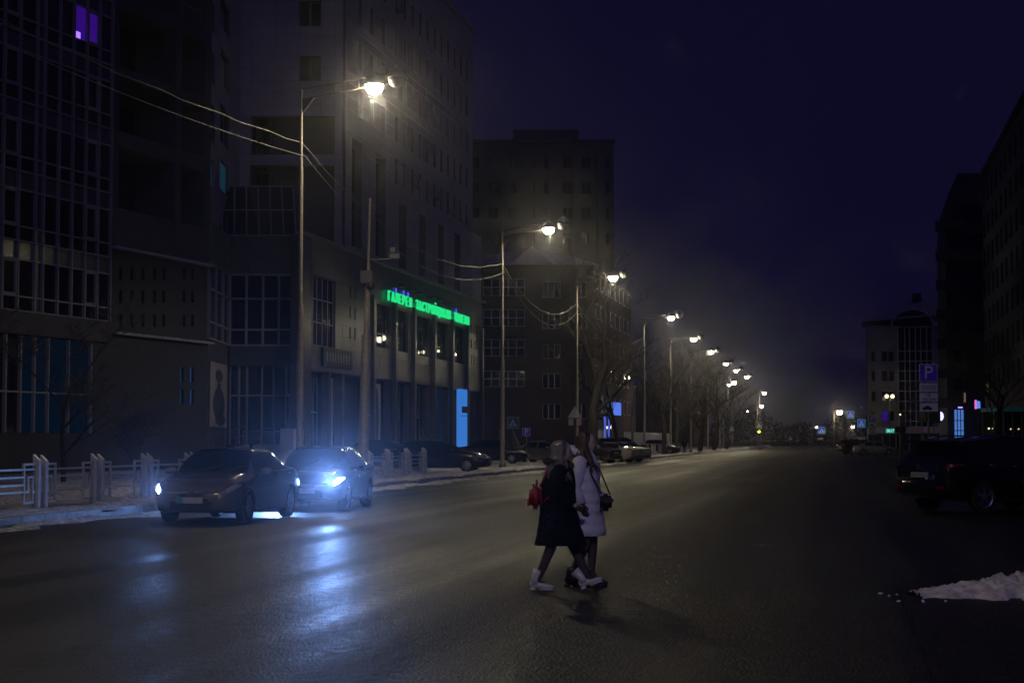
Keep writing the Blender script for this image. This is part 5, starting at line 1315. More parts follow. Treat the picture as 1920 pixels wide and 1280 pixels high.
def car(P, key, label, paint, loc, heading, spokes=5, kind='sedan', rear_lights=True, plates=True, cat='car', emblem=False, group=None, name='car', pname='side_window', b_pillar=None, light_on=None):
    """heading: bearing of the nose, degrees from +Y clockwise"""
    b = thing(name, label, cat, loc, R(90 - heading), group)
    L, W = P['L'], P['W']
    if (key, paint.name) not in BODY: BODY[(key, paint.name)] = body_mesh(P, paint)
    link('body', BODY[(key, paint.name)], b)
    # glazing
    patch2(P, P['cowl'] + .02, P['roof_f'] + .04, 8.15, m_cglass, 'windscreen', b)
    patch2(P, P['rear_base'] + .05, P['roof_r'] - .03, 8.15, m_cglass, 'rear_window', b)
    bp = b_pillar if b_pillar is not None else -.15
    for sd in (1, -1):
        if kind == 'sedan': rng = ((P['rear_base'] + .38, bp - .05), (bp + .05, P['cowl'] - .28))
        else: rng = ((P['rear_base'] + .5, -1.15), (-1.08, bp - .05), (bp + .05, P['cowl'] - .3))
        for a, c in rng:
            o = patch(P, a, c, 6.12, 7.86, sd, m_cglass, 'side_window', b, .007, 16, 5)
        bm = bmesh.new(); pts = [Vector((x, (sec_at(P, x, 6.06)[0] + .008) * sd, sec_at(P, x, 6.06)[1])) for x in [rng[0][0] - .05 + (rng[-1][1] + .05 - rng[0][0]) * k / 16 for k in range(17)]]
        tube(bm, pts, .009, 4); bmobj('window_trim', bm, m_chrome if kind == 'suv' or emblem else m_black, b)
        # door handles, mirror
        for hx in (bp + .15 - .35, bp - .95):
            y, z = sec_at(P, hx, 5.2); bm = bmesh.new(); tube(bm, [(hx - .09, sd * (y + .005), z - .02), (hx - .07, sd * (y + .035), z - .02), (hx + .07, sd * (y + .035), z - .015), (hx + .09, sd * (y + .005), z - .015)], .014, 5); bmobj('door_handle', bm, paint if not kind == 'suv' else m_chrome, b, True)
        mx = P['cowl'] - .32; y, z = sec_at(P, mx, 6); bm = bmesh.new(); bmesh.ops.create_icosphere(bm, subdivisions=3, radius=1, matrix=Matrix.Translation((mx + .02, sd * (y + .14), z + .09)) @ Matrix.Diagonal((.075, .12, .075, 1)))
        mr = bmobj('wing_mirror', bm, paint, b, True); bm = bmesh.new(); tube(bm, [(mx, sd * (y - .03), z + .01), (mx, sd * (y + .08), z + .05)], .022, 5); bmobj('mirror_arm', bm, m_black, mr)
        box('mirror_glass', mr, mx - .062, mx - .045, sd * (y + .04), sd * (y + .24), z + .035, z + .14, m_chrome)
        # sill
        bm = bmesh.new(); tube(bm, [(P['ax'][0] - .42, sd * (W / 2 - .05), P['zb'](0) + .05), (P['ax'][1] + .42, sd * (W / 2 - .05), P['zb'](0) + .05)], .045, 6); bmobj('sill', bm, m_black if kind == 'suv' else paint, b)
        # head and tail lights
        hl = patch(P, L / 2 - .46, L / 2 - .055, 4.7, 6.5, sd, light_on if (light_on and (sd in LIT_SIDES.get(key, (1, -1)))) else m_lens, 'headlight', b, .008, 12, 6, xfun=lambda u, v: (L / 2 - .5 + .42 * u, 5.25 + (-.25 + .9 * u ** .6 if False else 0) - .35 * u + v * (.35 + 1.0 * min(1, u * 1.6))))
        tl = patch(P, -L / 2 + .04, -L / 2 + .42, 5.0, 6.0, sd, m_red, 'tail_light', b, .008, 10, 5, xfun=lambda u, v: (-L / 2 + .045 + .42 * u, 4.75 + .35 * u + v * (1.2 - .75 * u)))
        for ax in P['ax']:
            ty, rm = wheel_mesh(P['wr_'], .2, spokes); wo = link('wheel', ty, b, (ax, sd * (W / 2 - .125), P['wr_']), 0 if sd > 0 else math.pi); link('rim', rm, wo)
    xf = L / 2
    zf = P['zb'](xf); hw = P['ws'](xf)
    # nose: grille, intake, plate
    gz = P['zs'](xf - .05)
    bm = bmesh.new()
    def arcbar(bm, z0, z1, wy, x_=xf, th=.03, bow=.05, n=14):
        a = []
        for k in range(n + 1):
            y = -wy + 2 * wy * k / n; xx = x_ - bow * (y / wy) ** 2
            a.append([bm.verts.new((xx - .04, y, z0)), bm.verts.new((xx + th, y, z0)), bm.verts.new((xx + th, y, z1)), bm.verts.new((xx - .04, y, z1))])
        for p, q in zip(a, a[1:]):
            for e in range(4): bm.faces.new((p[e], p[(e + 1) % 4], q[(e + 1) % 4], q[e]))
        bm.faces.new(a[0][::-1]); bm.faces.new(a[-1])
    arcbar(bm, gz - .15, gz - .02, hw * .92, th=.012); bmobj('grille', bm, m_black, b)
    bm = bmesh.new(); arcbar(bm, gz - .03, gz + .0, hw * .96, th=.03); arcbar(bm, gz - .175, gz - .15, hw * .8, th=.03); bmobj('grille_bar', bm, m_chrome if emblem or kind == 'suv' else m_black, b)
    # bumper skin in body colour with dark intake
    bm = bmesh.new(); arcbar(bm, zf - .06, gz - .18, hw * 1.12, x_=xf + .0, th=.05, bow=.12); bo = bmobj('bumper', bm, paint, b, True)
    bm = bmesh.new(); arcbar(bm, zf - .01, zf + .13, hw * .95, x_=xf + .045, th=.012, bow=.085); bmobj('air_intake', bm, m_black, bo)
    if plates:
        pf = box('number_plate', b, xf + .075, xf + .095, -.26, .26, zf + .1, zf + .215, m_plate)
        if emblem: box('plate_tint', b, xf + .0955, xf + .098, -.26, -.13, zf + .102, zf + .213, mat('plate_green', (.05, .3, .2), .5))
    if emblem:
        bm = bmesh.new(); x_ = xf + .05; zc = gz - .085; s_ = .062
        tube(bm, [(x_, -s_ * .6, zc + s_), (x_, -s_ * .36, zc - s_)], .012, 5); tube(bm, [(x_, s_ * .6, zc + s_), (x_, s_ * .36, zc - s_)], .012, 5); tube(bm, [(x_, -s_ * .46, zc), (x_, s_ * .46, zc)], .012, 5)
        tube(bm, [(x_, s_ * 1.05 * math.cos(q) * (1 + .12 * math.sin(q)), zc + s_ * 1.3 * math.sin(q)) for q in [6.283 * k / 16 for k in range(17)]], .009, 5); bmobj('emblem', bm, m_chrome, b)
    # tail: bumper, plate
    xr = -L / 2; zrb = P['zb'](xr); wb_ = P['ws'](xr)
    bm = bmesh.new(); arcbar(bm, zrb - .1, zrb + .22, wb_ * 1.1, x_=-xr, th=.05, bow=.1)
    for v in bm.verts: v.co.x *= -1
    rbp = bmobj('rear_bumper', bm, paint, b, True)
    box('number_plate', b, xr - .02, xr - .004, -.26, .26, zrb + .26, zrb + .375, m_plate)
    if kind == 'suv':
        bm = bmesh.new(); zz = P['zr'](P['roof_r'])
        for k in range(1): bbx(bm, P['roof_r'] - .32, P['roof_r'] + .05, -W * .33, W * .33, zz - .005, zz + .035)
        bmobj('spoiler', bm, paint, b)
        box('tail_garnish', b, xr - .03, xr - .005, -W * .3, W * .3, zrb + .4, zrb + .46, m_chrome)
        for sd in (1, -1):
            tubeobj('roof_rail', [(P['roof_r'] + .2, sd * W * .33, P['H'] - .06), (-.9, sd * W * .345, P['H'] + .01), (.1, sd * W * .345, P['H'] + .0), (.4, sd * W * .34, P['H'] - .12)], .018, m_chrome, b)
            box('reflector', b, xr - .055, xr - .05, sd * W * .28, sd * W * .4, zrb + .02, zrb + .08, m_red)
        bm = bmesh.new(); s_ = .06
        tube(bm, [(xr - .03, s_ * 1.2 * math.cos(q), 1.0 + s_ * .85 * math.sin(q)) for q in [6.283 * k / 16 for k in range(17)]], .01, 5); tube(bm, [(xr - .03, s_ * .35, 1.0 + s_ * .6), (xr - .03, s_ * .1, 1.0 - s_ * .35), (xr - .03, -s_ * .8, 1.0 - s_ * .35)], .01, 5); bmobj('emblem', bm, m_chrome, b)
    # wipers, aerial
    for sg in (-.25, .3):
        bm = bmesh.new(); x_ = P['cowl'] + .0; tube(bm, [(x_ + .06, sg, P['zr'](x_ + .06) + .02), (x_ - .12, sg + .42, sec_at(P, x_ - .12, 10)[1] + .03)], .008, 4); bmobj('wiper', bm, m_black, b)
    return b
LIT_SIDES = {'taupe': (-1,), 'blue': (1, -1)}
def paint(name, col, rough=.25, metal=.4): return mat('paint_' + name, col, rough, metal, coat=.8)
e_head = emat('headlight_blue', (0.22, 0.42, 1.0), 110)
LENS = {}
HS = 90 + 0
P_hon = sedan(4.54, 1.76, 1.44); P_b = sedan(4.4, 1.75, 1.46, roof_f=.3, roof_r=-.8, rear_base=-1.5); P_bmw = sedan(4.85, 1.84, 1.45, roof_f=.15, roof_r=-.95, rear_base=-1.7); P_suv = suv()
c1 = S(35.15, -12.1); car(P_hon, 'taupe', 'taupe sedan with one bright blue-white headlight waiting in the left lane', paint('taupe', (.2, .17, .145)), c1, 190.2, 7, emblem=True, light_on=e_head, group='cars in the left lane')
c2 = S(41.6, -12.0); car(P_b, 'blue', 'dark car with dazzling blue headlights right behind the taupe sedan', paint('navy', (.02, .022, .03)), c2, 186.0, 6, light_on=e_head, group='cars in the left lane')
def headlamp(P, loc, heading, side, power, tilt=-3.5, spread=85, col=(.2, .4, 1.0), aim=None):
    h = R(heading); nose = Vector((math.sin(h), math.cos(h), 0)); left = Vector((-nose.y, nose.x, 0))
    p = loc + nose * (P['L'] / 2 + .16) + left * side * .62 + Vector((0, 0, .68))
    l = bpy.data.lights.new('headlight_beam', 'SPOT'); l.energy = power; l.color = col; l.spot_size = R(spread); l.spot_blend = 1; l.shadow_soft_size = .07
    o = bpy.data.objects.new('headlight_beam', l); COL.objects.link(o); o.location = p
    d = (nose if aim is None else Vector((math.sin(R(aim)), math.cos(R(aim)), 0))) + Vector((0, 0, math.tan(R(tilt)))); o.rotation_euler = d.to_track_quat('-Z', 'Y').to_euler()
headlamp(P_hon, c1, 190.2, -1, 250, tilt=2.5, spread=24, aim=176)
headlamp(P_b, c2, 186, 1, 2000, tilt=3, spread=19, aim=175); headlamp(P_b, c2, 186, -1, 950, tilt=-4, spread=155)
pb_ = at_d(818, 82); car(P_bmw, 'blk', 'long black sedan parked side-on beyond the fence end', paint('black', (.01, .01, .012)), pb_, 97, 10, group='parked cars on the left')
pb_ = at_d(715, 86); car(P_b, 'blk2', 'black car mostly hidden behind the slab posts', paint('black', (.01, .01, .012)), pb_, 95, 6, group='parked cars on the left')
car(P_suv, 'suv', 'black SUV parked at the right edge, seen from behind', paint('gloss_black', (.008, .008, .009), .15, .3), None or Vector((atZ(1838, 962).x, atZ(1838, 962).y, 0)) + Vector((math.sin(R(58)), math.cos(R(58)), 0)) * 1.36 + Vector((-math.cos(R(58)), math.sin(R(58)), 0)) * .8, 58, 5, 'suv', name='suv', cat='suv')
silver = paint('silver', (.35, .34, .33), .3, .6)
car(P_bmw, 'sil', 'silver sedan parked behind the woman in white', silver, at_d(1137, 128, 0), 300, 8, group='parked cars on the left')
car(P_bmw, 'sil2', 'pale sedan parked just behind the silver sedan', silver, at_d(1158, 133, 0), 300, 8, group='parked cars on the left')
car(P_b, 'gry', 'dark grey car parked nose-out left of the silver sedan', paint('graphite', (.05, .05, .055)), at_d(1103, 121, 0), 305, 6, group='parked cars on the left')
car(P_b, 'gry2', 'grey car parked left of the two women, green sheen on its bonnet', paint('grey', (.16, .16, .16)), at_d(1022, 118, .1), 120, 6, group='parked cars on the left')
car(P_suv, 'van1', 'dark van-like car before the blue lit shop', paint('black', (.01, .01, .012)), at_d(1166, 158), 75, 5, 'suv', group='parked cars on the left')
car(P_b, 'far1', 'dark blue car glinting beside the far barrier', paint('midblue', (.03, .04, .12)), at_d(1232, 178), 100, 6, group='parked cars on the left')
car(P_b, 'far2', 'black car behind the podium stair handrail', paint('black', (.01, .01, .012)), at_d(922, 112), 95, 6, group='parked cars on the left')
car(P_suv, 'farr', 'dark car at the far right junction beside the silver hatchback', paint('black', (.01, .01, .012)), at_d(1612, 196, 0), 75, 5, 'suv', group='cars at the far junction')
car(P_b, 'farr2', 'silver-blue hatchback at the far right junction', paint('silverblue', (.3, .32, .45)), at_d(1640, 188, 0), 92, 6, group='cars at the far junction')
# ================================================================== people
m_skin = mat('skin', (0.55, 0.4, 0.34), .5); m_tights = mat('dark_tights', (0.055, 0.035, 0.045), .7); m_dcoat = mat('navy_coat', (0.005, 0.006, 0.012), .85, spec=.12, bump=.3, bscale=30)
m_wcoat = mat('white_puffer', (0.66, 0.65, 0.86), .5, var=.06, scale=14, bump=.35, bscale=14); m_hairb = mat('brown_hair', (0.055, 0.028, 0.018), .4); m_hairg = mat('ash_hair', (0.15, 0.14, 0.15), .4)
m_fur = mat('fur_trim', (0.1, 0.085, 0.06), .9, var=.4, scale=60, bump=.8, bscale=80); m_wboot = mat('white_boot', (0.6, 0.6, 0.64), .45, bump=.2, bscale=25); m_bboot = mat('black_boot', (0.012, 0.012, 0.013), .4)
m_redb = mat('red_leather', (0.32, 0.012, 0.02), .4, bump=.2, bscale=30); m_bag = mat('black_quilt', (0.012, 0.01, 0.012), .4, bump=.5, bscale=40); m_jeans = mat('dark_trousers', (0.02, 0.02, 0.025), .8)
def head_bm(bm, c, s=1.0):
    r = bmesh.ops.create_uvsphere(bm, u_segments=28, v_segments=20, radius=1)
    for v in r['verts']:
        x, y, z = v.co
        X = x * .092; Y = y * .074; Z = z * .115
        if z < 0: k = 1 + .28 * z; Y *= k; X = X * (1 + .1 * z) + .012 * -z     # narrowing jaw
        if x > .55 and abs(y) < .3: 
            f_ = max(0, 1 - abs(y) / .22)
            X += .022 * f_ * max(0, 1 - abs(z + .12) / .2)                    # nose
            X += .008 * f_ * max(0, 1 - abs(z + .5) / .1) + .007 * max(0, 1 - abs(z + .8) / .15)  # lips, chin
        if x > .5 and .12 < abs(y) < .6: X -= .01 * max(0, 1 - abs(z - .02) / .14)      # eye sockets
        v.co = Vector((X, Y, Z)) * s + Vector(c)
    for sg in (-1, 1): bmesh.ops.create_icosphere(bm, subdivisions=2, radius=1, matrix=Matrix.Translation(Vector(c) + Vector((-.008, sg * .074, -.01)) * s) @ Matrix.Diagonal((.018 * s, .01 * s, .03 * s, 1)))
def body(parent, J, E, rad, root, head, hands, mats, legz):
    me = bpy.data.meshes.new('body'); names = list(J); me.from_pydata([J[n] for n in names], [(names.index(a), names.index(c)) for a, c in E], [])
    o = bpy.data.objects.new('tmp', me); COL.objects.link(o); md = o.modifiers.new('s', 'SKIN'); md.use_smooth_shade = True; md.branch_smoothing = .6
    for i, n in enumerate(names):
        d = me.skin_vertices[0].data[i]; r = rad[n]; d.radius = r if isinstance(r, tuple) else (r, r); d.use_root = (n == root)
    ss = o.modifiers.new('u', 'SUBSURF'); ss.levels = 2
    dg = bpy.context.evaluated_depsgraph_get(); dg.update(); res = bpy.data.meshes.new_from_object(o.evaluated_get(dg)); bpy.data.objects.remove(o)
    bm = bmesh.new(); bm.from_mesh(res); head_bm(bm, head[0], head[1])
    for wr, dirv, side in hands:          # palm and five fingers
        d = Vector(dirv).normalized(); sd = Vector((0, side, 0)); up = d.cross(sd)
        tube(bm, [Vector(wr), Vector(wr) + d * .045, Vector(wr) + d * .085], [.022, .036, .03], 8)
        for k in range(4):
            b0 = Vector(wr) + d * .08 + up * (k - 1.5) * .017; ln = (.06, .075, .07, .052)[k]
            tube(bm, [b0, b0 + d * ln * .5 + sd * -.006, b0 + d * ln * .8 + sd * -.022, b0 + d * ln * .9 + sd * -.036], [.0095, .009, .008, .006], 6)
        b0 = Vector(wr) + d * .025 + up * -.028; tube(bm, [b0, b0 + d * .03 - up * .018, b0 + d * .06 - up * .022], [.011, .01, .007], 6)
    me2 = bpy.data.meshes.new('body'); bm.to_mesh(me2); bm.free()
    for m_ in mats: me2.materials.append(m_)
    for p in me2.polygons:
        p.use_smooth = True
        p.material_index = 1 if p.center.z < legz else 0
    return link('body', me2, parent)
def loft(rings, m_, name, parent, n=36, puff=0, cap=True):
    """rings: (z, cx, cy, a, b)"""
    bm = bmesh.new(); R_ = []
    pts = []
    for i in range(len(rings) - 1):
        for k in range(6):
            q = k / 6; q2 = q * q * (3 - 2 * q) * .5 + q * .5; pts.append(tuple(rings[i][j] + (rings[i + 1][j] - rings[i][j]) * (q if j == 0 else q2) for j in range(5)))
    pts.append(rings[-1])
    z0 = rings[0][0]; rn = random.Random(3)
    for (z, cx, cy, a, b_) in pts:
        ph = (z - z0) / .115; s_ = 1 + puff * (abs(math.sin(math.pi * ph)) - .6)
        R_.append([bm.verts.new((cx + a * s_ * math.cos(6.283 * k / n) * (1 + .03 * math.sin(3 * 6.283 * k / n + z * 9)), cy + b_ * s_ * math.sin(6.283 * k / n), z + rn.uniform(-.003, .003))) for k in range(n)])
    for r0, r1 in zip(R_, R_[1:]):
        for k in range(n): bm.faces.new((r0[k], r0[(k + 1) % n], r1[(k + 1) % n], r1[k]))
    if cap: bm.faces.new(R_[-1]); 
    return bmobj(name, bm, m_, parent, True)
def boot(parent, foot, pitch, shaft, m_, toe_dir=0, k=1.0):
    bm = bmesh.new(); n = 14
    secs = [(-.075, .03, .075, .03), (-.05, .036, .1, .0), (.0, .037, .1, .0), (.05, .04, .075, .0), (.1, .043, .055, .0), (.15, .04, .045, .003), (.178, .026, .032, .008), (.188, .012, .02, .014)]
    rg = []
    for x, hw, top, bot in secs:
        rg.append([bm.verts.new((x * k, hw * math.cos(q) * (1.0 if math.sin(q) > -.4 else 1.08), bot + (top - bot) * (.5 + .5 * math.sin(q)))) for q in [6.283 * e / n for e in range(n)]])
    for a, c in zip(rg, rg[1:]):
        for e in range(n): bm.faces.new((a[e], a[(e + 1) % n], c[(e + 1) % n], c[e]))
    bm.faces.new(rg[0][::-1]); bm.faces.new(rg[-1])
    tube(bm, [(-.02, 0, .05), (-.022, 0, .11), (-.02 + shaft[0] * .3, shaft[1] * .3, .15), (-.02 + shaft[0] * .6, shaft[1], .2)], [.047, .047, .051, .054], 14)
    bbx(bm, -.07, -.015, -.03, .03, -.018, .012); bbx(bm, .03, .17, -.034, .034, -.014, .008)
    for v in bm.verts: v.co = Matrix.Rotation(R(-pitch), 3, 'Y') @ v.co
    o = bmobj('boot', bm, m_, parent, True, loc=foot); o.rotation_euler = (0, 0, toe_dir); return o
def hairdo(parent, head, s, m_, length, seed, n=230, back=True, fringe=True):
    rnd = random.Random(seed); bm = bmesh.new(); c = Vector(head)
    bmesh.ops.create_icosphere(bm, subdivisions=3, radius=1, matrix=Matrix.Translation(c + Vector((-.018, 0, .016)) * s) @ Matrix.Diagonal((.094 * s, .085 * s, .112 * s, 1)))
    for i in range(n):
        az = rnd.uniform(.42 * math.pi, 1.58 * math.pi); rr = rnd.uniform(.9, 1.12); p = c + Vector((-.015 + .09 * math.cos(az) * rr, .085 * math.sin(az) * rr, .06)) * s
        top = c + Vector((-.02, 0, .125)) * s; L = length * rnd.uniform(.75, 1.05)
        ca, sa = math.cos(az), math.sin(az); j = lambda k_: Vector((rnd.gauss(0, k_), rnd.gauss(0, k_), 0))
        e1 = p + Vector((.0, .006 * sa, -.09)); e2 = c + Vector((.13 * ca - .02, .15 * sa, -.13)) * s + j(.014); e3 = c + Vector((.17 * ca - .01 + (.05 if abs(sa) > .7 else 0), .215 * sa, -.12 - L)) * s + j(.02)
        tube(bm, [top.lerp(p, .3), top.lerp(p, .75) + Vector((0, 0, .03)) * s, p, e1, e2, e3], [.012, .014, .015, .014, .012, .004], 4, False)
    return bmobj('hair', bm, m_, parent, True)
def eyes(parent, head, s):
    for sg in (-1, 1):
        bm = bmesh.new(); bmesh.ops.create_icosphere(bm, subdivisions=2, radius=.0105 * s); bmobj('eye', bm, mat('eye', (.05, .04, .035), .2), parent, True, loc=Vector(head) + Vector((.077, sg * .03, .004)) * s)
def woman_dark():
    d = 19.5; k = d / F; X0 = (1050 - 960) * k
    b = thing('person', 'woman in a long dark coat and white boots, nearer of the pair', 'person', (X0, d, 0.0))
    J = dict(pelvis=(-.02, 0, .86), spine=(-.01, 0, 1.03), chest=(.0, 0, 1.2), neck=(.01, 0, 1.33), skull=(.025, 0, 1.43), hl=(-.02, .09, .82), hr=(-.02, -.09, .82), kl=(.14, .09, .47), kr=(-.1, -.08, .46), al=(.30, .08, .12), ar=(-.25, -.08, .1), fl=(.38, .08, .1), fr_=(-.16, -.08, .05),
             sl=(.0, .165, 1.27), sr=(.0, -.165, 1.27), el=(-.05, .24, 1.02), er=(-.06, -.22, 1.01), wl=(.12, .25, .93), wr=(.12, -.2, .9))
    E = [('pelvis', 'spine'), ('spine', 'chest'), ('chest', 'neck'), ('neck', 'skull'), ('pelvis', 'hl'), ('pelvis', 'hr'), ('hl', 'kl'), ('hr', 'kr'), ('kl', 'al'), ('kr', 'ar'), ('al', 'fl'), ('ar', 'fr_'), ('chest', 'sl'), ('chest', 'sr'), ('sl', 'el'), ('sr', 'er'), ('el', 'wl'), ('er', 'wr')]
    rad = dict(pelvis=(.14, .11), spine=(.13, .1), chest=(.14, .11), neck=.055, skull=.06, hl=.1, hr=.1, kl=.062, kr=.062, al=.042, ar=.042, fl=.03, fr_=.03, sl=.06, sr=.06, el=.042, er=.042, wl=.028, wr=.028)
    head = ((.03, 0, 1.475), .98)
    body(b, J, E, rad, 'pelvis', head, [(J['wl'], (1, 0, -.3), 1), (J['wr'], (1, 0, -.3), -1)], [m_skin, m_tights], .9)
    loft([(.475, .015, 0, .285, .235), (.56, .01, 0, .26, .235), (.7, -.01, 0, .225, .23), (.86, -.025, 0, .2, .225), (1.02, -.015, 0, .18, .205), (1.16, -.01, 0, .18, .215), (1.27, .0, 0, .15, .205), (1.33, .01, 0, .105, .12), (1.38, .015, 0, .085, .085)], m_dcoat, 'coat', b, puff=.02)
    for sg, e, w_ in ((1, 'el', 'wl'), (-1, 'er', 'wr')):
        s0 = Vector((.0, sg * .175, 1.28)); tubeobj('sleeve', [s0 + Vector((0, -sg * .06, .02)), s0, Vector(J[e]) * .5 + s0 * .5, Vector(J[e]), Vector(J[w_]) * .6 + Vector(J[e]) * .4, Vector(J[w_])], [.06, .085, .08, .074, .066, .058], m_dcoat, b, 14)
    bm = bmesh.new(); rnd = random.Random(2)
    for i in range(420):
        q = rnd.uniform(0, 6.283); c = Vector((.0 + .12 * math.cos(q) - .02, .13 * math.sin(q), 1.35 - .03 * math.cos(q))); dv = Vector((math.cos(q) + rnd.gauss(0, .5), math.sin(q) + rnd.gauss(0, .5), rnd.gauss(.1, .6))).normalized() * rnd.uniform(.03, .065)
        tube(bm, [c, c + dv * .6, c + dv], [.014, .01, .003], 4, False)
    bmobj('fur_hood_trim', bm, m_fur, b, True)
    hairdo(b, head[0], .98, m_hairg, .2, 4, 320); eyes(b, *head)
    boot(b, (.29, .08, .035), 22, (-.07, 0), m_wboot); boot(b, (-.25, -.08, .018), 0, (.05, 0), m_wboot, -.1)
    return X0, d
def woman_white():
    d = 19.95; k = d / F; X0 = (1094 - 960) * k
    b = thing('person', 'woman in a white quilted coat with long brown hair', 'person', (X0, d, 0.0), R(-16))
    J = dict(pelvis=(-.0, 0, .92), spine=(.01, 0, 1.09), chest=(.02, 0, 1.27), neck=(.02, 0, 1.42), skull=(.03, 0, 1.52), hl=(0, .09, .88), hr=(0, -.09, .88), kl=(.08, .09, .5), kr=(.06, -.09, .5), al=(.06, .09, .13), ar=(-.12, -.09, .12), fl=(.15, .09, .06), fr_=(-.04, -.09, .06),
             sl=(.01, .17, 1.35), sr=(.01, -.17, 1.35), el=(.0, .24, 1.08), er=(-.05, -.24, 1.08), wl=(.15, .22, .96), wr=(.03, -.25, .9))
    E = [('pelvis', 'spine'), ('spine', 'chest'), ('chest', 'neck'), ('neck', 'skull'), ('pelvis', 'hl'), ('pelvis', 'hr'), ('hl', 'kl'), ('hr', 'kr'), ('kl', 'al'), ('kr', 'ar'), ('al', 'fl'), ('ar', 'fr_'), ('chest', 'sl'), ('chest', 'sr'), ('sl', 'el'), ('sr', 'er'), ('el', 'wl'), ('er', 'wr')]
    rad = dict(pelvis=(.14, .11), spine=(.13, .1), chest=(.14, .11), neck=.055, skull=.06, hl=.1, hr=.1, kl=.062, kr=.062, al=.042, ar=.042, fl=.03, fr_=.03, sl=.06, sr=.06, el=.042, er=.042, wl=.028, wr=.028)
    head = ((.04, 0, 1.565), 1.0)
    body(b, J, E, rad, 'pelvis', head, [(J['wl'], (1, 0, -.2), 1), (J['wr'], (.5, 0, -1), -1)], [m_skin, m_tights], .95)
    loft([(.555, .01, 0, .235, .25), (.63, .01, 0, .23, .25), (.78, .0, 0, .205, .24), (.92, .0, 0, .19, .23), (1.08, .0, 0, .178, .215), (1.22, .0, 0, .178, .22), (1.34, .01, 0, .155, .21), (1.41, .01, 0, .12, .14), (1.46, .0, 0, .105, .11), (1.5, -.01, 0, .1, .1)], m_wcoat, 'coat', b, puff=.075)
    for sg, e, w_ in ((1, 'el', 'wl'), (-1, 'er', 'wr')):
        s0 = Vector((.01, sg * .18, 1.36)); tubeobj('sleeve', [s0 + Vector((0, -sg * .06, .02)), s0, s0.lerp(Vector(J[e]), .33), s0.lerp(Vector(J[e]), .66), Vector(J[e]), Vector(J[e]).lerp(Vector(J[w_]), .5), Vector(J[w_])], [.06, .088, .08, .083, .076, .07, .06], m_wcoat, b, 16)
    bm = bmesh.new(); q_ = [6.283 * e / 20 for e in range(21)]; tube(bm, [(-.03 + .105 * math.cos(q), .115 * math.sin(q), 1.45 - .05 * math.cos(q)) for q in q_], .045, 10); bmobj('hood_collar', bm, m_wcoat, b, True)
    hairdo(b, head[0], 1.0, m_hairb, .14, 6, 280); eyes(b, *head)
    # a lock of hair falling in front of the shoulder
    bm = bmesh.new(); rnd = random.Random(8)
    for i in range(26):
        y = -.09 + rnd.gauss(0, .012); x = .05 + rnd.gauss(0, .012); tube(bm, [(x - .03, y, 1.6), (x + .0, y - .01, 1.5), (x + .05, y - .04, 1.4), (x + .09 + rnd.gauss(0, .015), y - .05, 1.28 + rnd.uniform(-.05, .05))], [.01, .012, .01, .004], 4, False)
    bmobj('hair_lock', bm, m_hairb, b, True)
    boot(b, (.06, .09, .018), 0, (.0, 0), m_bboot); boot(b, (-.12, -.09, .02), -4, (.03, 0), m_bboot)
    return X0, d
xd, dd = woman_dark(); xw, dw = woman_white()
# red backpack on the back of the nearer woman
def backpack():
    b = thing('backpack', 'small red leather backpack on the back of the woman in dark', 'backpack', (xd - .25, dd, .86))
    bm = bmesh.new(); bbx(bm, -.085, .055, -.12, .12, 0, .26); bmesh.ops.bevel(bm, geom=bm.edges[:], offset=.045, segments=3, affect='EDGES'); bmobj('bag_body', bm, m_redb, b, True)
    bm = bmesh.new(); bbx(bm, -.11, -.075, -.085, .085, .02, .13); bmesh.ops.bevel(bm, geom=bm.edges[:], offset=.015, segments=2, affect='EDGES'); pk = bmobj('front_pocket', bm, m_redb, b, True)
    tubeobj('handle', [(0, -.03, .25), (0, -.03, .31), (0, .03, .31), (0, .03, .25)], .012, m_redb, b)
    for sg in (-1, 1): tubeobj('strap', [(.04, sg * .08, .24), (.12, sg * .1, .42), (.22, sg * .11, .46)], .014, m_redb, b); tubeobj('lower_strap', [(.04, sg * .09, .04), (.11, sg * .19, .12), (.2, sg * .22, .2)], .01, m_redb, b)
    tubeobj('zip', [(-.03, -.1, .2), (-.04, 0, .268), (-.03, .1, .2)], .006, m_chrome, b)
backpack()
def handbag():
    b = thing('handbag', 'black quilted shoulder bag at the side of the woman in white', 'handbag', (xw + .23, dw - .25, .83))
    bm = bmesh.new(); bbx(bm, -.065, .065, -.045, .045, 0, .19); bmesh.ops.bevel(bm, geom=bm.edges[:], offset=.038, segments=3, affect='EDGES'); bmobj('bag_body', bm, m_bag, b, True)
    bm = bmesh.new(); bbx(bm, -.055, .055, -.052, -.045, .09, .17); bmobj('flap', bm, m_bag, b); bm = bmesh.new(); bmesh.ops.create_icosphere(bm, subdivisions=2, radius=.012); bmobj('clasp', bm, m_chrome, b, True, loc=(0, -.062, .1))
    tubeobj('strap', [(-.045, 0, .18), (-.16, .04, .4), (-.19, .1, .58)], .009, m_bag, b); tubeobj('strap', [(.045, 0, .18), (-.05, .06, .42), (-.17, .11, .58)], .009, m_bag, b)
handbag()
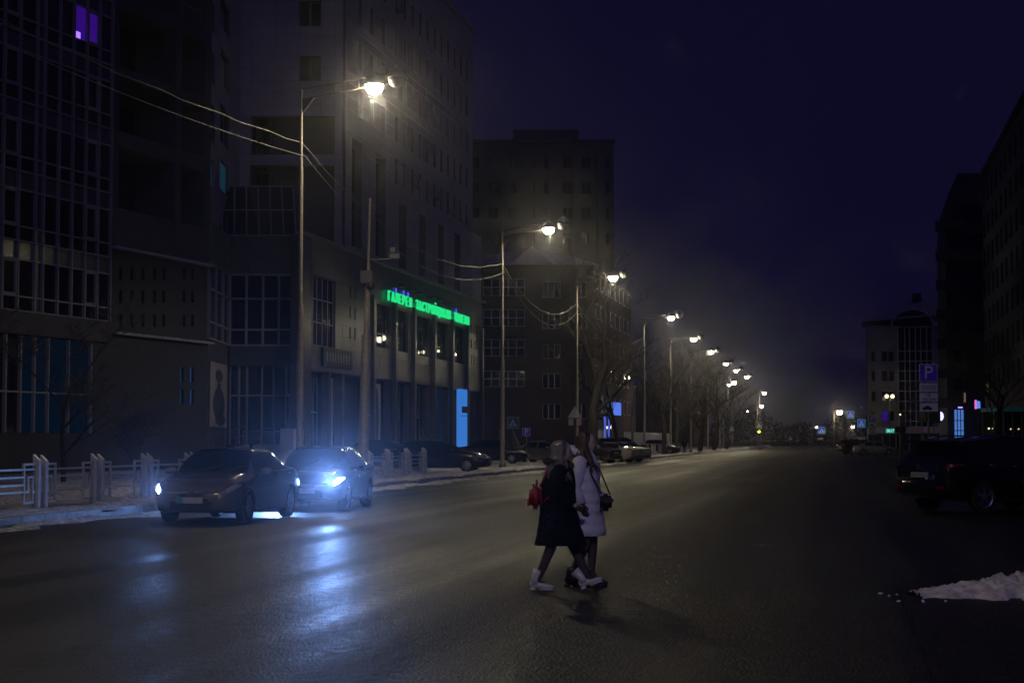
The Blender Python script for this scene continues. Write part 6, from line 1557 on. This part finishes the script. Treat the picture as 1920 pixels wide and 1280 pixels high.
def walker():
    Y = 195; p = at_d(1283, Y); b = thing('person', 'distant pedestrian in dark clothes on the far pavement', 'person', p, R(80))
    J = dict(pelvis=(0, 0, .93), chest=(0, 0, 1.28), neck=(0, 0, 1.45), skull=(.02, 0, 1.55), hl=(0, .09, .9), hr=(0, -.09, .9), kl=(.1, .09, .5), kr=(-.05, -.09, .5), al=(.14, .09, .08), ar=(-.22, -.09, .1), sl=(0, .19, 1.38), sr=(0, -.19, 1.38), el=(-.05, .26, 1.1), er=(.03, -.26, 1.1), wl=(.05, .26, .88), wr=(.15, -.25, .9))
    E = [('pelvis', 'chest'), ('chest', 'neck'), ('neck', 'skull'), ('pelvis', 'hl'), ('pelvis', 'hr'), ('hl', 'kl'), ('hr', 'kr'), ('kl', 'al'), ('kr', 'ar'), ('chest', 'sl'), ('chest', 'sr'), ('sl', 'el'), ('sr', 'er'), ('el', 'wl'), ('er', 'wr')]
    rad = dict(pelvis=.15, chest=.16, neck=.06, skull=.07, hl=.11, hr=.11, kl=.07, kr=.07, al=.05, ar=.05, sl=.08, sr=.08, el=.06, er=.06, wl=.04, wr=.04)
    body(b, J, E, rad, 'pelvis', ((.03, 0, 1.6), 1.0), [(J['wl'], (.3, 0, -1), 1), (J['wr'], (.5, 0, -1), -1)], [m_jeans, m_jeans], .9)
    loft([(.75, 0, 0, .19, .25), (1.0, 0, 0, .18, .25), (1.3, 0, 0, .18, .25), (1.42, 0, 0, .13, .18), (1.5, 0, 0, .09, .09)], m_dcoat, 'jacket', b)
    bm = bmesh.new(); bmesh.ops.create_icosphere(bm, subdivisions=2, radius=1, matrix=Matrix.Translation((.01, 0, 1.65)) @ Matrix.Diagonal((.105, .09, .09, 1))); bmobj('cap', bm, m_dcoat, b, True)
    boot(b, (.14, .09, .018), 0, (0, 0), m_bboot); boot(b, (-.22, -.09, .018), 0, (0, 0), m_bboot)
walker()

# ================================================================== freezing fog
def haze():
    bm = bmesh.new(); bbx(bm, -810, 910, -160, 1810, -1.0, 62)
    m = bpy.data.materials.new('haze'); m.use_nodes = True; t = m.node_tree; t.nodes.clear(); o = t.nodes.new('ShaderNodeOutputMaterial'); v = t.nodes.new('ShaderNodeVolumePrincipled')
    v.inputs['Color'].default_value = (.86, .88, 1.0, 1); v.inputs['Density'].default_value = 0.0006; v.inputs['Anisotropy'].default_value = 0.96
    t.links.new(v.outputs[0], o.inputs['Volume'])
    h = bmobj('haze', bm, m); tag(h, kind='stuff'); h.display_type = 'WIRE'
haze()
